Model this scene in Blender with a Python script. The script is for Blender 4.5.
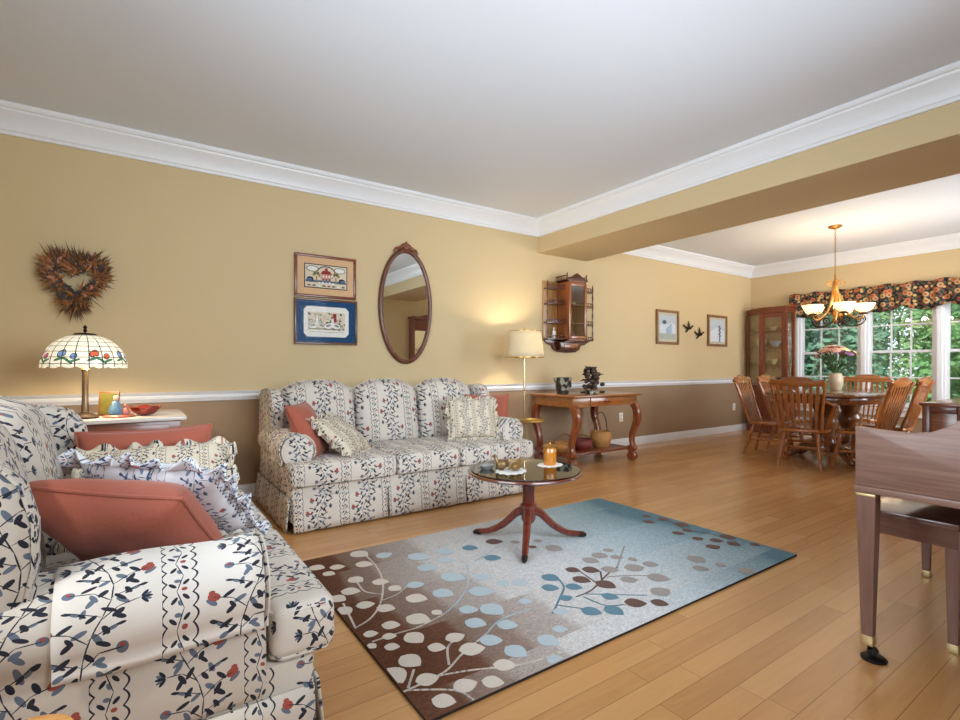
import bpy, bmesh, math, random
from mathutils import Vector, Matrix, noise
PI = math.pi
for o in list(bpy.data.objects):
    bpy.data.objects.remove(o)
SC = bpy.context.scene
COL = SC.collection

# ------------------------------------------------------------------ camera, world, lights, exposure
CAM_Z, F_PX, HORIZON = 1.05, 500.0, 367.0
FWD = (0.5650, 0.8251)
RGT = (0.8251, -0.5650)
cd = bpy.data.cameras.new('camera'); cam = bpy.data.objects.new('camera', cd); COL.objects.link(cam)
cam.location = (0, 0, CAM_Z)
cam.rotation_euler = (PI/2, 0, -math.atan2(FWD[0], FWD[1]))
cd.sensor_width = 36.0; cd.lens = 36.0*F_PX/960; cd.shift_y = (HORIZON-360)/960; cd.clip_start = 0.02; cd.clip_end = 200
SC.camera = cam
SC.view_settings.view_transform = 'Standard'; SC.view_settings.look = 'None'
SC.view_settings.gamma = 1.0; SC.view_settings.use_curve_mapping = False
SC.view_settings.exposure = 0.34
SC.cycles.use_denoising = True
SC.cycles.max_bounces = 8; SC.cycles.diffuse_bounces = 5; SC.cycles.glossy_bounces = 4
SC.cycles.transmission_bounces = 6; SC.cycles.transparent_max_bounces = 12
SC.cycles.caustics_reflective = False; SC.cycles.caustics_refractive = False
SC.cycles.sample_clamp_indirect = 6.0

w = bpy.data.worlds.new('sky'); SC.world = w; w.use_nodes = True
bg = w.node_tree.nodes['Background']; bg.inputs['Color'].default_value = (0.80, 0.90, 1.0, 1); bg.inputs['Strength'].default_value = 1.3

def sun(rot, power, ang):
    l = bpy.data.lights.new('sun', 'SUN'); l.energy = power; l.angle = ang; l.color = (1, 0.96, 0.88)
    o = bpy.data.objects.new('sun', l); o.rotation_euler = rot; COL.objects.link(o)
sun((math.radians(38), 0, math.radians(-70)), 6.0, 0.06)

def area(name, loc, rot, sx, sy, power, color=(1, 1, 1)):
    l = bpy.data.lights.new(name, 'AREA'); l.shape = 'RECTANGLE'; l.size = sx; l.size_y = sy
    l.energy = power; l.color = color
    o = bpy.data.objects.new(name, l); o.location = loc; o.rotation_euler = rot; COL.objects.link(o)
    return o
R90 = PI/2
YS_OUT = -0.365   # just outside the south wall
# fill light through unseen added windows (south wall, west wall, dining south wall)
area('fill_south', (1.75, YS_OUT, 1.62), (R90, 0, 0), 2.2, 1.3, 100, (0.82, 0.91, 1.0))
area('daylight_west', (-1.265, 1.2, 1.60), (R90, 0, -R90), 2.0, 1.3, 76, (0.80, 0.90, 1.0))
area('fill_dining', (6.9, YS_OUT, 1.50), (R90, 0, 0), 2.4, 1.7, 135, (0.90, 0.95, 1.0))

def bulb(loc, power, radius=0.03, color=(1.0, 0.78, 0.52)):
    l = bpy.data.lights.new('bulb', 'POINT'); l.energy = power; l.shadow_soft_size = radius; l.color = color
    o = bpy.data.objects.new('bulb', l); o.location = loc; COL.objects.link(o)
    return o

# ------------------------------------------------------------------ helpers: colour and materials
def lin(c):
    return tuple(((x/255)/12.92 if x/255 <= 0.04045 else ((x/255+0.055)/1.055)**2.4) for x in c) + (1.0,)

def newmat(name):
    m = bpy.data.materials.new(name); m.use_nodes = True
    nt = m.node_tree
    return m, nt, nt.nodes['Principled BSDF'], nt.nodes['Material Output']

def N(nt, t, **kw):
    n = nt.nodes.new(t)
    for k, v in kw.items():
        setattr(n, k, v)
    return n

def L(nt, a, b):
    nt.links.new(a, b)

def math_n(nt, op, a, b=None, c=None):
    n = N(nt, 'ShaderNodeMath', operation=op)
    for i, x in enumerate((a, b, c)):
        if x is None: continue
        if isinstance(x, (int, float)): n.inputs[i].default_value = x
        else: L(nt, x, n.inputs[i])
    return n.outputs[0]

def mix_n(nt, f, a, b):
    n = N(nt, 'ShaderNodeMix', data_type='RGBA')
    for i, x in ((0, f), (6, a), (7, b)):
        if isinstance(x, (int, float, tuple)): n.inputs[i].default_value = x
        else: L(nt, x, n.inputs[i])
    return n.outputs[2]

def mat(name, c, rough=0.5, metal=0.0, var=0.08, nscale=20.0, bump=0.0, bscale=200.0, coat=0.0, emit=None, estr=0.0, sheen=0.0, trans=0.0, alpha=1.0, spec=0.5):
    m, nt, p, out = newmat(name)
    tc = N(nt, 'ShaderNodeTexCoord')
    no = N(nt, 'ShaderNodeTexNoise'); no.inputs['Scale'].default_value = nscale; no.inputs['Detail'].default_value = 3
    L(nt, tc.outputs['Object'], no.inputs['Vector'])
    a = tuple(x*(1-var) for x in lin(c)[:3]) + (1,); b = tuple(min(1, x*(1+var)) for x in lin(c)[:3]) + (1,)
    L(nt, mix_n(nt, no.outputs['Fac'], a, b), p.inputs['Base Color'])
    p.inputs['Roughness'].default_value = rough; p.inputs['Metallic'].default_value = metal
    p.inputs['Coat Weight'].default_value = coat; p.inputs['Coat Roughness'].default_value = 0.12
    p.inputs['Sheen Weight'].default_value = sheen; p.inputs['Transmission Weight'].default_value = trans
    p.inputs['Specular IOR Level'].default_value = spec
    if emit:
        p.inputs['Emission Color'].default_value = lin(emit); p.inputs['Emission Strength'].default_value = estr
    if bump:
        n2 = N(nt, 'ShaderNodeTexNoise'); n2.inputs['Scale'].default_value = bscale; n2.inputs['Detail'].default_value = 4
        L(nt, tc.outputs['Object'], n2.inputs['Vector'])
        bp = N(nt, 'ShaderNodeBump'); bp.inputs['Strength'].default_value = bump; bp.inputs['Distance'].default_value = 0.01
        L(nt, n2.outputs['Fac'], bp.inputs['Height']); L(nt, bp.outputs['Normal'], p.inputs['Normal'])
    return m

def wood(name, c1, c2, axis='X', rough=0.32, scale=9.0, coat=0.35, stretch=14.0):
    m, nt, p, out = newmat(name)
    tc = N(nt, 'ShaderNodeTexCoord'); mp = N(nt, 'ShaderNodeMapping')
    s = [stretch]*3; s['XYZ'.index(axis)] = 1.0
    mp.inputs['Scale'].default_value = s
    L(nt, tc.outputs['Object'], mp.inputs['Vector'])
    no = N(nt, 'ShaderNodeTexNoise'); no.inputs['Scale'].default_value = scale*0.35; no.inputs['Detail'].default_value = 6; no.inputs['Distortion'].default_value = 0.8
    L(nt, mp.outputs[0], no.inputs['Vector'])
    r = N(nt, 'ShaderNodeValToRGB'); r.color_ramp.elements[0].position = 0.32; r.color_ramp.elements[1].position = 0.68
    r.color_ramp.elements[0].color = lin(c1); r.color_ramp.elements[1].color = lin(c2)
    L(nt, no.outputs['Fac'], r.inputs[0]); L(nt, r.outputs[0], p.inputs['Base Color'])
    p.inputs['Roughness'].default_value = rough; p.inputs['Coat Weight'].default_value = coat; p.inputs['Coat Roughness'].default_value = 0.15
    return m

def glass_mat(name, tint=(255, 255, 255), refl=0.10, k=0.8):
    m, nt, p, out = newmat(name); nt.nodes.remove(p)
    t = N(nt, 'ShaderNodeBsdfTransparent'); t.inputs[0].default_value = lin(tint)
    g = N(nt, 'ShaderNodeBsdfGlossy'); g.inputs['Roughness'].default_value = 0.02
    fr = N(nt, 'ShaderNodeFresnel'); fr.inputs[0].default_value = 1.45
    f = math_n(nt, 'ADD', math_n(nt, 'MULTIPLY', fr.outputs[0], k), refl*0.2)
    mx = N(nt, 'ShaderNodeMixShader'); L(nt, f, mx.inputs[0]); L(nt, t.outputs[0], mx.inputs[1]); L(nt, g.outputs[0], mx.inputs[2])
    L(nt, mx.outputs[0], out.inputs[0])
    return m

def mn(sock_nt, a, b): return math_n(sock_nt, 'MINIMUM', a, b)

def ellipses(nt, vec, items):
    """distance-like field: < 1 inside any of the ellipses (x, y, rx, ry, angle)"""
    acc = None
    for k, (x, y, rx, ry, a) in enumerate(items):
        if k and k % 6 == 0:    # evaluate in series: keeps the shader's stack small
            ma = N(nt, 'ShaderNodeVectorMath', operation='MULTIPLY_ADD'); L(nt, acc, ma.inputs[0]); ma.inputs[1].default_value = (1e-9, 1e-9, 0); L(nt, vec, ma.inputs[2]); vec = ma.outputs[0]
        mp = N(nt, 'ShaderNodeMapping', vector_type='TEXTURE')
        mp.inputs['Location'].default_value = (x, y, 0); mp.inputs['Rotation'].default_value = (0, 0, a); mp.inputs['Scale'].default_value = (rx, ry, 1)
        L(nt, vec, mp.inputs['Vector'])
        ln = N(nt, 'ShaderNodeVectorMath', operation='LENGTH'); L(nt, mp.outputs[0], ln.inputs[0])
        acc = ln.outputs['Value'] if acc is None else mn(nt, acc, ln.outputs['Value'])
    return acc

def seg(x0, y0, x1, y1, w=0.0013):
    return ((x0+x1)/2, (y0+y1)/2, math.hypot(x1-x0, y1-y0)/2*1.08, w, math.atan2(y1-y0, x1-x0))

def floral_tile():
    """one repeat of the vine print: dark stems and leaves, slate leaves, red flowers (u 0-0.23, v 0-0.36)"""
    rnd = random.Random(5); P = 0.36
    dark, slate, red = [], [], []
    st = lambda v: 0.115+0.028*math.sin(2*PI*v/P)
    for i in range(9):
        v0, v1 = i*P/9, (i+1)*P/9
        dark.append(seg(st(v0), v0, st(v1), v1, 0.0015))
    for i in range(8):
        s = 1 if i % 2 else -1
        v = (i+0.3)*P/8; u = st(v)
        mu, mv = u+s*0.030, v+0.026
        eu, ev = u+s*(0.060+0.012*rnd.random()), v+0.022+0.02*rnd.random()
        dark.append(seg(u, v, mu, mv)); dark.append(seg(mu, mv, eu, ev))
        for k, (lu, lv) in enumerate(((u+s*0.014, v+0.022), (mu, mv-0.014), (mu+s*0.008, mv+0.014), (u-s*0.016, v+0.006), (u+s*0.034, v+0.002), (u-s*0.030, v+0.022))):
            a = rnd.uniform(0.4, 1.2)*s*(1 if k % 2 else -1)
            (dark if (i+k) % 3 else slate).append((lu, lv, 0.0135*rnd.uniform(0.75, 1.15), rnd.uniform(0.0044, 0.0062), a))
        for q in (1, 2, 3):    # small sprigs beside the stem
            (dark if q != 2 else slate).append((u-s*(0.018+0.013*q), v+0.012+0.006*q, 0.0085, 0.0034, -s*(0.9-0.2*q)))
        dark.append(seg(u, v+0.008, u-s*0.058, v+0.034, 0.0011))
        if i % 3 == 0:
            red.append((eu, ev, 0.014, 0.0105, 0.5*s)); slate.append((eu+s*0.005, ev-0.012, 0.014, 0.006, 0.7*s)); red.append((eu+s*0.004, ev+0.012, 0.007, 0.006, 0))
        elif i % 3 == 1:
            for q in range(5):
                a = s*(-0.9+q*0.45)+(0 if s > 0 else PI)
                (slate if q % 2 else dark).append((eu+0.012*math.cos(a), ev+0.012*math.sin(a), 0.010, 0.0036, a))
        else:
            slate.append((eu, ev, 0.011, 0.010, 0)); red.append((eu, ev+0.004, 0.005, 0.004, 0))
    def wrap(lst):
        o = []
        for it in lst:
            o.append(it)
            if it[1]-it[2] < 0: o.append((it[0], it[1]+P)+it[2:])
            elif it[1]+it[2] > P: o.append((it[0], it[1]-P)+it[2:])
        return o
    return P, wrap(dark), wrap(slate), wrap(red)

def floral_group():
    g = bpy.data.node_groups.new('floral_print', 'ShaderNodeTree')
    g.interface.new_socket('UV', in_out='INPUT', socket_type='NodeSocketVector')
    for k in ('Dark', 'Slate', 'Red'):
        g.interface.new_socket(k, in_out='OUTPUT', socket_type='NodeSocketFloat')
    gi = N(g, 'NodeGroupInput'); go = N(g, 'NodeGroupOutput')
    sx = N(g, 'ShaderNodeSeparateXYZ'); L(g, gi.outputs[0], sx.inputs[0])
    u = math_n(g, 'FLOORED_MODULO', sx.outputs[0], 0.30); vv = sx.outputs[1]
    P, dark, slate, red = floral_tile()
    v = math_n(g, 'FLOORED_MODULO', vv, P)
    cx = N(g, 'ShaderNodeCombineXYZ'); L(g, u, cx.inputs[0]); L(g, v, cx.inputs[1])
    d = ellipses(g, cx.outputs[0], dark); s = ellipses(g, cx.outputs[0], slate); r = ellipses(g, cx.outputs[0], red)
    v2 = math_n(g, 'FLOORED_MODULO', vv, 0.09)
    c2 = N(g, 'ShaderNodeCombineXYZ'); L(g, u, c2.inputs[0]); L(g, v2, c2.inputs[1])
    small_d = [seg(0.258, 0.0, 0.272, 0.045, 0.0012), seg(0.272, 0.045, 0.258, 0.09, 0.0012), (0.254, 0.028, 0.010, 0.0042, 0.9), (0.277, 0.022, 0.010, 0.0042, 2.2), (0.280, 0.064, 0.010, 0.0042, 0.8), (0.253, 0.070, 0.009, 0.0042, 2.3)]
    small_s = [(0.266, 0.014, 0.008, 0.004, 1.2), (0.270, 0.076, 0.007, 0.005, 0.2)]
    d = mn(g, d, ellipses(g, c2.outputs[0], small_d)); s = mn(g, s, ellipses(g, c2.outputs[0], small_s))
    r = mn(g, r, ellipses(g, c2.outputs[0], [(0.257, 0.050, 0.006, 0.005, 0)]))
    # scalloped border lines on both sides of the narrow band
    sc = math_n(g, 'MULTIPLY', math_n(g, 'ABSOLUTE', math_n(g, 'SINE', math_n(g, 'MULTIPLY', vv, PI/0.036))), 0.010)
    for u0, sg in ((0.240, -1), (0.291, 1)):
        x = math_n(g, 'ABSOLUTE', math_n(g, 'SUBTRACT', math_n(g, 'SUBTRACT', u, u0), math_n(g, 'MULTIPLY', sc, sg)))
        d = mn(g, d, math_n(g, 'DIVIDE', x, 0.0022))
    for x, k in ((d, 0), (s, 1), (r, 2)):
        L(g, math_n(g, 'LESS_THAN', x, 1.0), go.inputs[k])
    return g
FLORAL = floral_group()

def floral_mat(name, base=(216, 208, 197), k=1.0, shift=(0, 0), dark=(44, 46, 58), slate=(104, 116, 134), red=(164, 82, 72)):
    m, nt, p, out = newmat(name)
    uv = N(nt, 'ShaderNodeUVMap'); mp = N(nt, 'ShaderNodeMapping')
    mp.inputs['Scale'].default_value = (1/k, 1/k, 0); mp.inputs['Location'].default_value = (shift[0], shift[1], 0)
    L(nt, uv.outputs[0], mp.inputs['Vector'])
    # small distortion keeps the print hand-drawn
    g = N(nt, 'ShaderNodeGroup'); g.node_tree = FLORAL; L(nt, mp.outputs[0], g.inputs[0])
    no = N(nt, 'ShaderNodeTexNoise'); no.inputs['Scale'].default_value = 9; L(nt, uv.outputs[0], no.inputs['Vector'])
    b = mix_n(nt, no.outputs['Fac'], tuple(x*0.93 for x in lin(base)[:3])+(1,), lin(base))
    c = mix_n(nt, g.outputs[1], b, lin(slate)); c = mix_n(nt, g.outputs[2], c, lin(red)); c = mix_n(nt, g.outputs[0], c, lin(dark))
    L(nt, c, p.inputs['Base Color']); p.inputs['Roughness'].default_value = 0.85; p.inputs['Specular IOR Level'].default_value = 0.2
    p.inputs['Sheen Weight'].default_value = 0.1
    n2 = N(nt, 'ShaderNodeTexNoise'); n2.inputs['Scale'].default_value = 12; n2.inputs['Detail'].default_value = 3
    L(nt, uv.outputs[0], n2.inputs['Vector'])
    bp = N(nt, 'ShaderNodeBump'); bp.inputs['Strength'].default_value = 0.25; bp.inputs['Distance'].default_value = 0.02
    L(nt, n2.outputs['Fac'], bp.inputs['Height']); L(nt, bp.outputs[0], p.inputs['Normal'])
    return m

# ------------------------------------------------------------------ helpers: geometry
class MB:
    def __init__(s): s.bm = bmesh.new(); s.T = Matrix()
    def put(s, tb, mi=0, M=None):
        if M is not None: bmesh.ops.transform(tb, matrix=M, verts=tb.verts)
        if s.T != Matrix(): bmesh.ops.transform(tb, matrix=s.T, verts=tb.verts)
        for f in tb.faces: f.material_index = mi
        me = bpy.data.meshes.new('t'); tb.to_mesh(me); tb.free(); s.bm.from_mesh(me); bpy.data.meshes.remove(me)
        return s
    def box(s, x0, x1, y0, y1, z0, z1, bev=0.0, mi=0, M=None, sg=2):
        tb = bmesh.new(); bmesh.ops.create_cube(tb, size=1)
        for v in tb.verts:
            v.co = Vector((x0+(v.co.x+.5)*(x1-x0), y0+(v.co.y+.5)*(y1-y0), z0+(v.co.z+.5)*(z1-z0)))
        if bev: bmesh.ops.bevel(tb, geom=list(tb.edges), offset=bev, segments=sg, profile=0.5, affect='EDGES', clamp_overlap=True)
        return s.put(tb, mi, M)
    def lathe(s, prof, c=(0, 0, 0), n=20, mi=0, M=None, sx=1.0, sy=1.0):
        tb = bmesh.new(); rings = []
        for (r, z) in prof:
            if r <= 1e-6: rings.append([tb.verts.new((c[0], c[1], c[2]+z))])
            else: rings.append([tb.verts.new((c[0]+sx*r*math.cos(2*PI*i/n), c[1]+sy*r*math.sin(2*PI*i/n), c[2]+z)) for i in range(n)])
        for a, b in zip(rings, rings[1:]):
            for i in range(n):
                j = (i+1) % n
                if len(a) == 1 and len(b) == 1: continue
                if len(a) == 1: q = [a[0], b[j], b[i]]
                elif len(b) == 1: q = [a[i], a[j], b[0]]
                else: q = [a[i], a[j], b[j], b[i]]
                try: tb.faces.new(q)
                except ValueError: pass
        bmesh.ops.recalc_face_normals(tb, faces=tb.faces)
        return s.put(tb, mi, M)
    def tube(s, pts, r, n=8, mi=0, closed=False, M=None, flat=1.0):
        pts = [Vector(p) for p in pts]; k = len(pts)
        rs = r if isinstance(r, (list, tuple)) else [r]*k
        tb = bmesh.new(); rings = []
        up = None
        for i, p in enumerate(pts):
            if closed: t = pts[(i+1) % k]-pts[i-1]
            else: t = pts[min(i+1, k-1)]-pts[max(i-1, 0)]
            t = t.normalized() if t.length > 1e-9 else Vector((0, 0, 1))
            if up is None: up = Vector((0, 0, 1)) if abs(t.z) < 0.9 else Vector((1, 0, 0))
            a = up-t*up.dot(t)
            a = a.normalized() if a.length > 1e-6 else t.orthogonal().normalized()
            up = a; b = t.cross(a)
            rings.append([tb.verts.new(p+a*rs[i]*math.cos(2*PI*j/n)*flat+b*rs[i]*math.sin(2*PI*j/n)) for j in range(n)])
        m = k if closed else k-1
        for i in range(m):
            A, B = rings[i], rings[(i+1) % k]
            for j in range(n): tb.faces.new([A[j], A[(j+1) % n], B[(j+1) % n], B[j]])
        if not closed:
            tb.faces.new(rings[0][::-1]); tb.faces.new(rings[-1])
        bmesh.ops.recalc_face_normals(tb, faces=tb.faces)
        return s.put(tb, mi, M)
    def ball(s, c, r, mi=0, u=14, v=9, M=None):
        r = (r, r, r) if isinstance(r, (int, float)) else r
        tb = bmesh.new(); bmesh.ops.create_uvsphere(tb, u_segments=u, v_segments=v, radius=1)
        for x in tb.verts: x.co = Vector((c[0]+x.co.x*r[0], c[1]+x.co.y*r[1], c[2]+x.co.z*r[2]))
        return s.put(tb, mi, M)
    def prism(s, poly, t0, t1, plane='XY', bev=0.0, mi=0, M=None, sg=2):
        """poly extruded along the third axis of the plane"""
        f = {'XY': lambda a, b, t: (a, b, t), 'XZ': lambda a, b, t: (a, t, b), 'YZ': lambda a, b, t: (t, a, b)}[plane]
        tb = bmesh.new()
        A = [tb.verts.new(f(a, b, t0)) for a, b in poly]; B = [tb.verts.new(f(a, b, t1)) for a, b in poly]
        n = len(poly)
        tb.faces.new(A); tb.faces.new(B[::-1])
        for i in range(n): tb.faces.new([A[i], B[i], B[(i+1) % n], A[(i+1) % n]])
        bmesh.ops.recalc_face_normals(tb, faces=tb.faces)
        if bev:
            ed = [e for e in tb.edges if len(e.link_faces) == 2 and e.calc_face_angle(0) > 0.6]
            bmesh.ops.bevel(tb, geom=ed, offset=bev, segments=sg, profile=0.5, affect='EDGES', clamp_overlap=True)
        return s.put(tb, mi, M)
    def grid(s, fn, nu, nv, mi=0, closed_u=False, M=None):
        tb = bmesh.new()
        V = [[tb.verts.new(fn(i/nu, j/nv)) for j in range(nv+1)] for i in range(nu+(0 if closed_u else 1))]
        k = len(V)
        for i in range(nu):
            for j in range(nv):
                try: tb.faces.new([V[i][j], V[(i+1) % k][j], V[(i+1) % k][j+1], V[i][j+1]])
                except ValueError: pass
        return s.put(tb, mi, M)
    def poly(s, pts, mi=0, M=None):
        tb = bmesh.new(); tb.faces.new([tb.verts.new(p) for p in pts]); return s.put(tb, mi, M)
    def build(s, name, mats, parent=None, uv=None, loc=None, ang=38, solid=None, weld=False):
        if weld: bmesh.ops.remove_doubles(s.bm, verts=s.bm.verts, dist=1e-5)
        me = bpy.data.meshes.new(name)
        for f in s.bm.faces: f.smooth = True
        if uv:
            ul = s.bm.loops.layers.uv.new('UVMap')
            s.bm.normal_update()
            for f in s.bm.faces:
                for l in f.loops: l[ul].uv = uv(l.vert.co, f.normal)
        s.bm.to_mesh(me); s.bm.free()
        for m in (mats if isinstance(mats, (list, tuple)) else [mats]): me.materials.append(m)
        me.set_sharp_from_angle(angle=math.radians(ang))
        o = bpy.data.objects.new(name, me); COL.objects.link(o)
        if parent is not None: o.parent = parent
        if loc is not None: o.location = loc
        if solid:
            md = o.modifiers.new('thickness', 'SOLIDIFY'); md.thickness = solid; md.offset = 0
        return o

def tag(o, label, cat, group=None):
    o['label'] = label; o['category'] = cat
    if group: o['group'] = group
    return o

def thing(name, label, cat, loc=(0, 0, 0), rz=0.0, group=None, rot=None):
    o = bpy.data.objects.new(name, None); o.empty_display_size = 0.1; COL.objects.link(o)
    o.location = loc; o.rotation_euler = rot if rot else (0, 0, rz)
    return tag(o, label, cat, group)

def struct(o): o['kind'] = 'structure'; return o

def dup(root, loc=None, rz=None, label=None, group=None):
    def cp(o, par):
        c = o.copy(); COL.objects.link(c)
        if par is not None: c.parent = par
        for ch in [x for x in KIDS.get(o.name, [])]: cp(ch, c)
        return c
    KIDS = {}
    for o in bpy.data.objects:
        if o.parent: KIDS.setdefault(o.parent.name, []).append(o)
    r = cp(root, None)
    if loc is not None: r.location = loc
    if rz is not None: r.rotation_euler = (0, 0, rz)
    if label: r['label'] = label
    if group: r['group'] = group
    return r

def floor_pt(px, py, z=0.0):
    """where the line of sight through a pixel of the photograph meets the level z"""
    d = (CAM_Z-z)*F_PX/(py-HORIZON); a = (px-480)/F_PX*d
    return Vector((d*FWD[0]+a*RGT[0], d*FWD[1]+a*RGT[1], z))

def Rz(a): return Matrix.Rotation(a, 4, 'Z')
def Rx(a): return Matrix.Rotation(a, 4, 'X')
def Ry(a): return Matrix.Rotation(a, 4, 'Y')
def Tr(x, y, z): return Matrix.Translation((x, y, z))
def catmull(pts, n=6):
    P = [Vector(p) for p in pts]; P = [P[0]]+P+[P[-1]]; o = []
    for i in range(1, len(P)-2):
        for k in range(n):
            t = k/n; a, b, c, d = P[i-1:i+3]
            o.append(0.5*((2*b)+(c-a)*t+(2*a-5*b+4*c-d)*t*t+(3*b-a-3*c+d)*t**3))
    o.append(P[-2]); return o
# ------------------------------------------------------------------ materials of the room
M_BEIGE = mat('beige_paint', (206, 184, 142), 0.75, var=0.02, nscale=3, bump=0.05, bscale=300)
M_BROWN = mat('taupe_paint', (156, 131, 104), 0.75, var=0.02, nscale=3, bump=0.05, bscale=300)
M_CEIL = mat('ceiling_paint', (220, 225, 232), 0.85, var=0.015, nscale=2)
M_TRIM = mat('white_trim_paint', (230, 232, 235), 0.4, var=0.01)
M_GLASS = glass_mat('window_glass')
M_CGLASS = glass_mat('cabinet_glass', (246, 248, 244), 0.05, 0.30)

def floor_mat():
    m, nt, p, out = newmat('maple_floor')
    tc = N(nt, 'ShaderNodeTexCoord'); sx = N(nt, 'ShaderNodeSeparateXYZ'); L(nt, tc.outputs['Object'], sx.inputs[0])
    W, LN = 0.088, 1.15
    ry = math_n(nt, 'DIVIDE', sx.outputs[1], W); row = math_n(nt, 'FLOOR', ry); fy = math_n(nt, 'FRACT', ry)
    wn = N(nt, 'ShaderNodeTexWhiteNoise', noise_dimensions='1D'); L(nt, row, wn.inputs['W'])
    rx = math_n(nt, 'ADD', math_n(nt, 'DIVIDE', sx.outputs[0], LN), math_n(nt, 'MULTIPLY', wn.outputs['Value'], 7.0))
    px = math_n(nt, 'FLOOR', rx); fx = math_n(nt, 'FRACT', rx)
    cx = N(nt, 'ShaderNodeCombineXYZ'); L(nt, row, cx.inputs[0]); L(nt, px, cx.inputs[1])
    w2 = N(nt, 'ShaderNodeTexWhiteNoise', noise_dimensions='2D'); L(nt, cx.outputs[0], w2.inputs['Vector'])
    mp = N(nt, 'ShaderNodeMapping'); mp.inputs['Scale'].default_value = (1.3, 14, 1); L(nt, tc.outputs['Object'], mp.inputs['Vector'])
    ad = N(nt, 'ShaderNodeVectorMath', operation='ADD'); L(nt, mp.outputs[0], ad.inputs[0])
    sc = N(nt, 'ShaderNodeVectorMath', operation='SCALE'); L(nt, cx.outputs[0], sc.inputs[0]); sc.inputs['Scale'].default_value = 3.7
    L(nt, sc.outputs[0], ad.inputs[1])
    no = N(nt, 'ShaderNodeTexNoise'); no.inputs['Scale'].default_value = 2.2; no.inputs['Detail'].default_value = 5; no.inputs['Distortion'].default_value = 1.2
    L(nt, ad.outputs[0], no.inputs['Vector'])
    f = math_n(nt, 'ADD', math_n(nt, 'ADD', math_n(nt, 'MULTIPLY', w2.outputs['Value'], 0.42), 0.06), math_n(nt, 'MULTIPLY', no.outputs['Fac'], 0.48))
    r = N(nt, 'ShaderNodeValToRGB'); e = r.color_ramp.elements
    e[0].position = 0.1; e[0].color = lin((172, 120, 70)); e[1].position = 0.9; e[1].color = lin((208, 158, 102))
    x = e.new(0.5); x.color = lin((194, 143, 88))
    L(nt, f, r.inputs[0])
    ey = math_n(nt, 'MULTIPLY', math_n(nt, 'MINIMUM', fy, math_n(nt, 'SUBTRACT', 1.0, fy)), W)
    ex = math_n(nt, 'MULTIPLY', math_n(nt, 'MINIMUM', fx, math_n(nt, 'SUBTRACT', 1.0, fx)), LN)
    seam = math_n(nt, 'LESS_THAN', math_n(nt, 'MINIMUM', ey, ex), 0.0011)
    c = mix_n(nt, math_n(nt, 'MULTIPLY', seam, 0.75), r.outputs[0], lin((96, 62, 34)))
    L(nt, c, p.inputs['Base Color']); p.inputs['Roughness'].default_value = 0.26
    p.inputs['Coat Weight'].default_value = 0.3; p.inputs['Coat Roughness'].default_value = 0.22
    return m

# ------------------------------------------------------------------ the setting
XW, XE, YS, YN, H = -1.15, 8.60, -0.25, 4.41, 2.73
BX0, BX1, BZ = 3.836, 4.63, 2.37
RAIL0, RAIL1 = 0.788, 0.862
b = MB(); b.box(XW-0.1, XE+0.1, YS-0.1, YN+0.1, -0.1, 0.0); struct(b.build('floor', floor_mat()))
b = MB(); b.box(XW-0.1, XE+0.1, YS-0.1, YN+0.1, H, H+0.1); struct(b.build('ceiling', M_CEIL))
def two_tone(name, x0, x1, y0, y1):
    b = MB(); b.box(x0, x1, y0, y1, 0, 0.82, mi=1); b.box(x0, x1, y0, y1, 0.82, H, mi=0)
    return struct(b.build(name, [M_BEIGE, M_BROWN]))
two_tone('wall_north', XW-0.1, XE+0.1, YN, YN+0.1)
def holed(name, along_x, a0, a1, t0, t1, holes):
    b = MB()
    def bx(p, q, z0, z1):
        for (u, v, mi) in ((max(z0, 0), min(z1, 0.82), 1), (max(z0, 0.82), min(z1, H), 0)):
            if v > u:
                if along_x: b.box(p, q, t0, t1, u, v, mi=mi)
                else: b.box(t0, t1, p, q, u, v, mi=mi)
    p = a0
    for (h0, h1, z0, z1) in holes:
        bx(p, h0, 0, H); bx(h0, h1, 0, z0); bx(h0, h1, z1, H); p = h1
    bx(p, a1, 0, H)
    return struct(b.build(name, [M_BEIGE, M_BROWN]))
holed('wall_south', True, XW-0.1, XE+0.1, YS-0.1, YS, [(0.65, 2.85, 0.97, 2.27), (5.7, 8.1, 0.65, 2.35)])
holed('wall_west', False, YS, YN, XW-0.1, XW, [(0.2, 2.2, 0.95, 2.25)])
WY0, WY1, WZ0, WZ1 = 1.10, 3.68, 0.50, 2.04
b = MB()
b.box(XE, XE+0.1, YS, WY0, 0, 0.82, mi=1); b.box(XE, XE+0.1, YS, WY0, 0.82, H)
b.box(XE, XE+0.1, WY1, YN, 0, 0.82, mi=1); b.box(XE, XE+0.1, WY1, YN, 0.82, H)
b.box(XE, XE+0.1, WY0, WY1, 0, WZ0, mi=1); b.box(XE, XE+0.1, WY0, WY1, WZ1, H)
struct(b.build('wall_east', [M_BEIGE, M_BROWN]))
b = MB(); b.box(BX0, BX1, YS, YN, BZ, H); struct(b.build('trim_beam', M_BEIGE))

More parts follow.
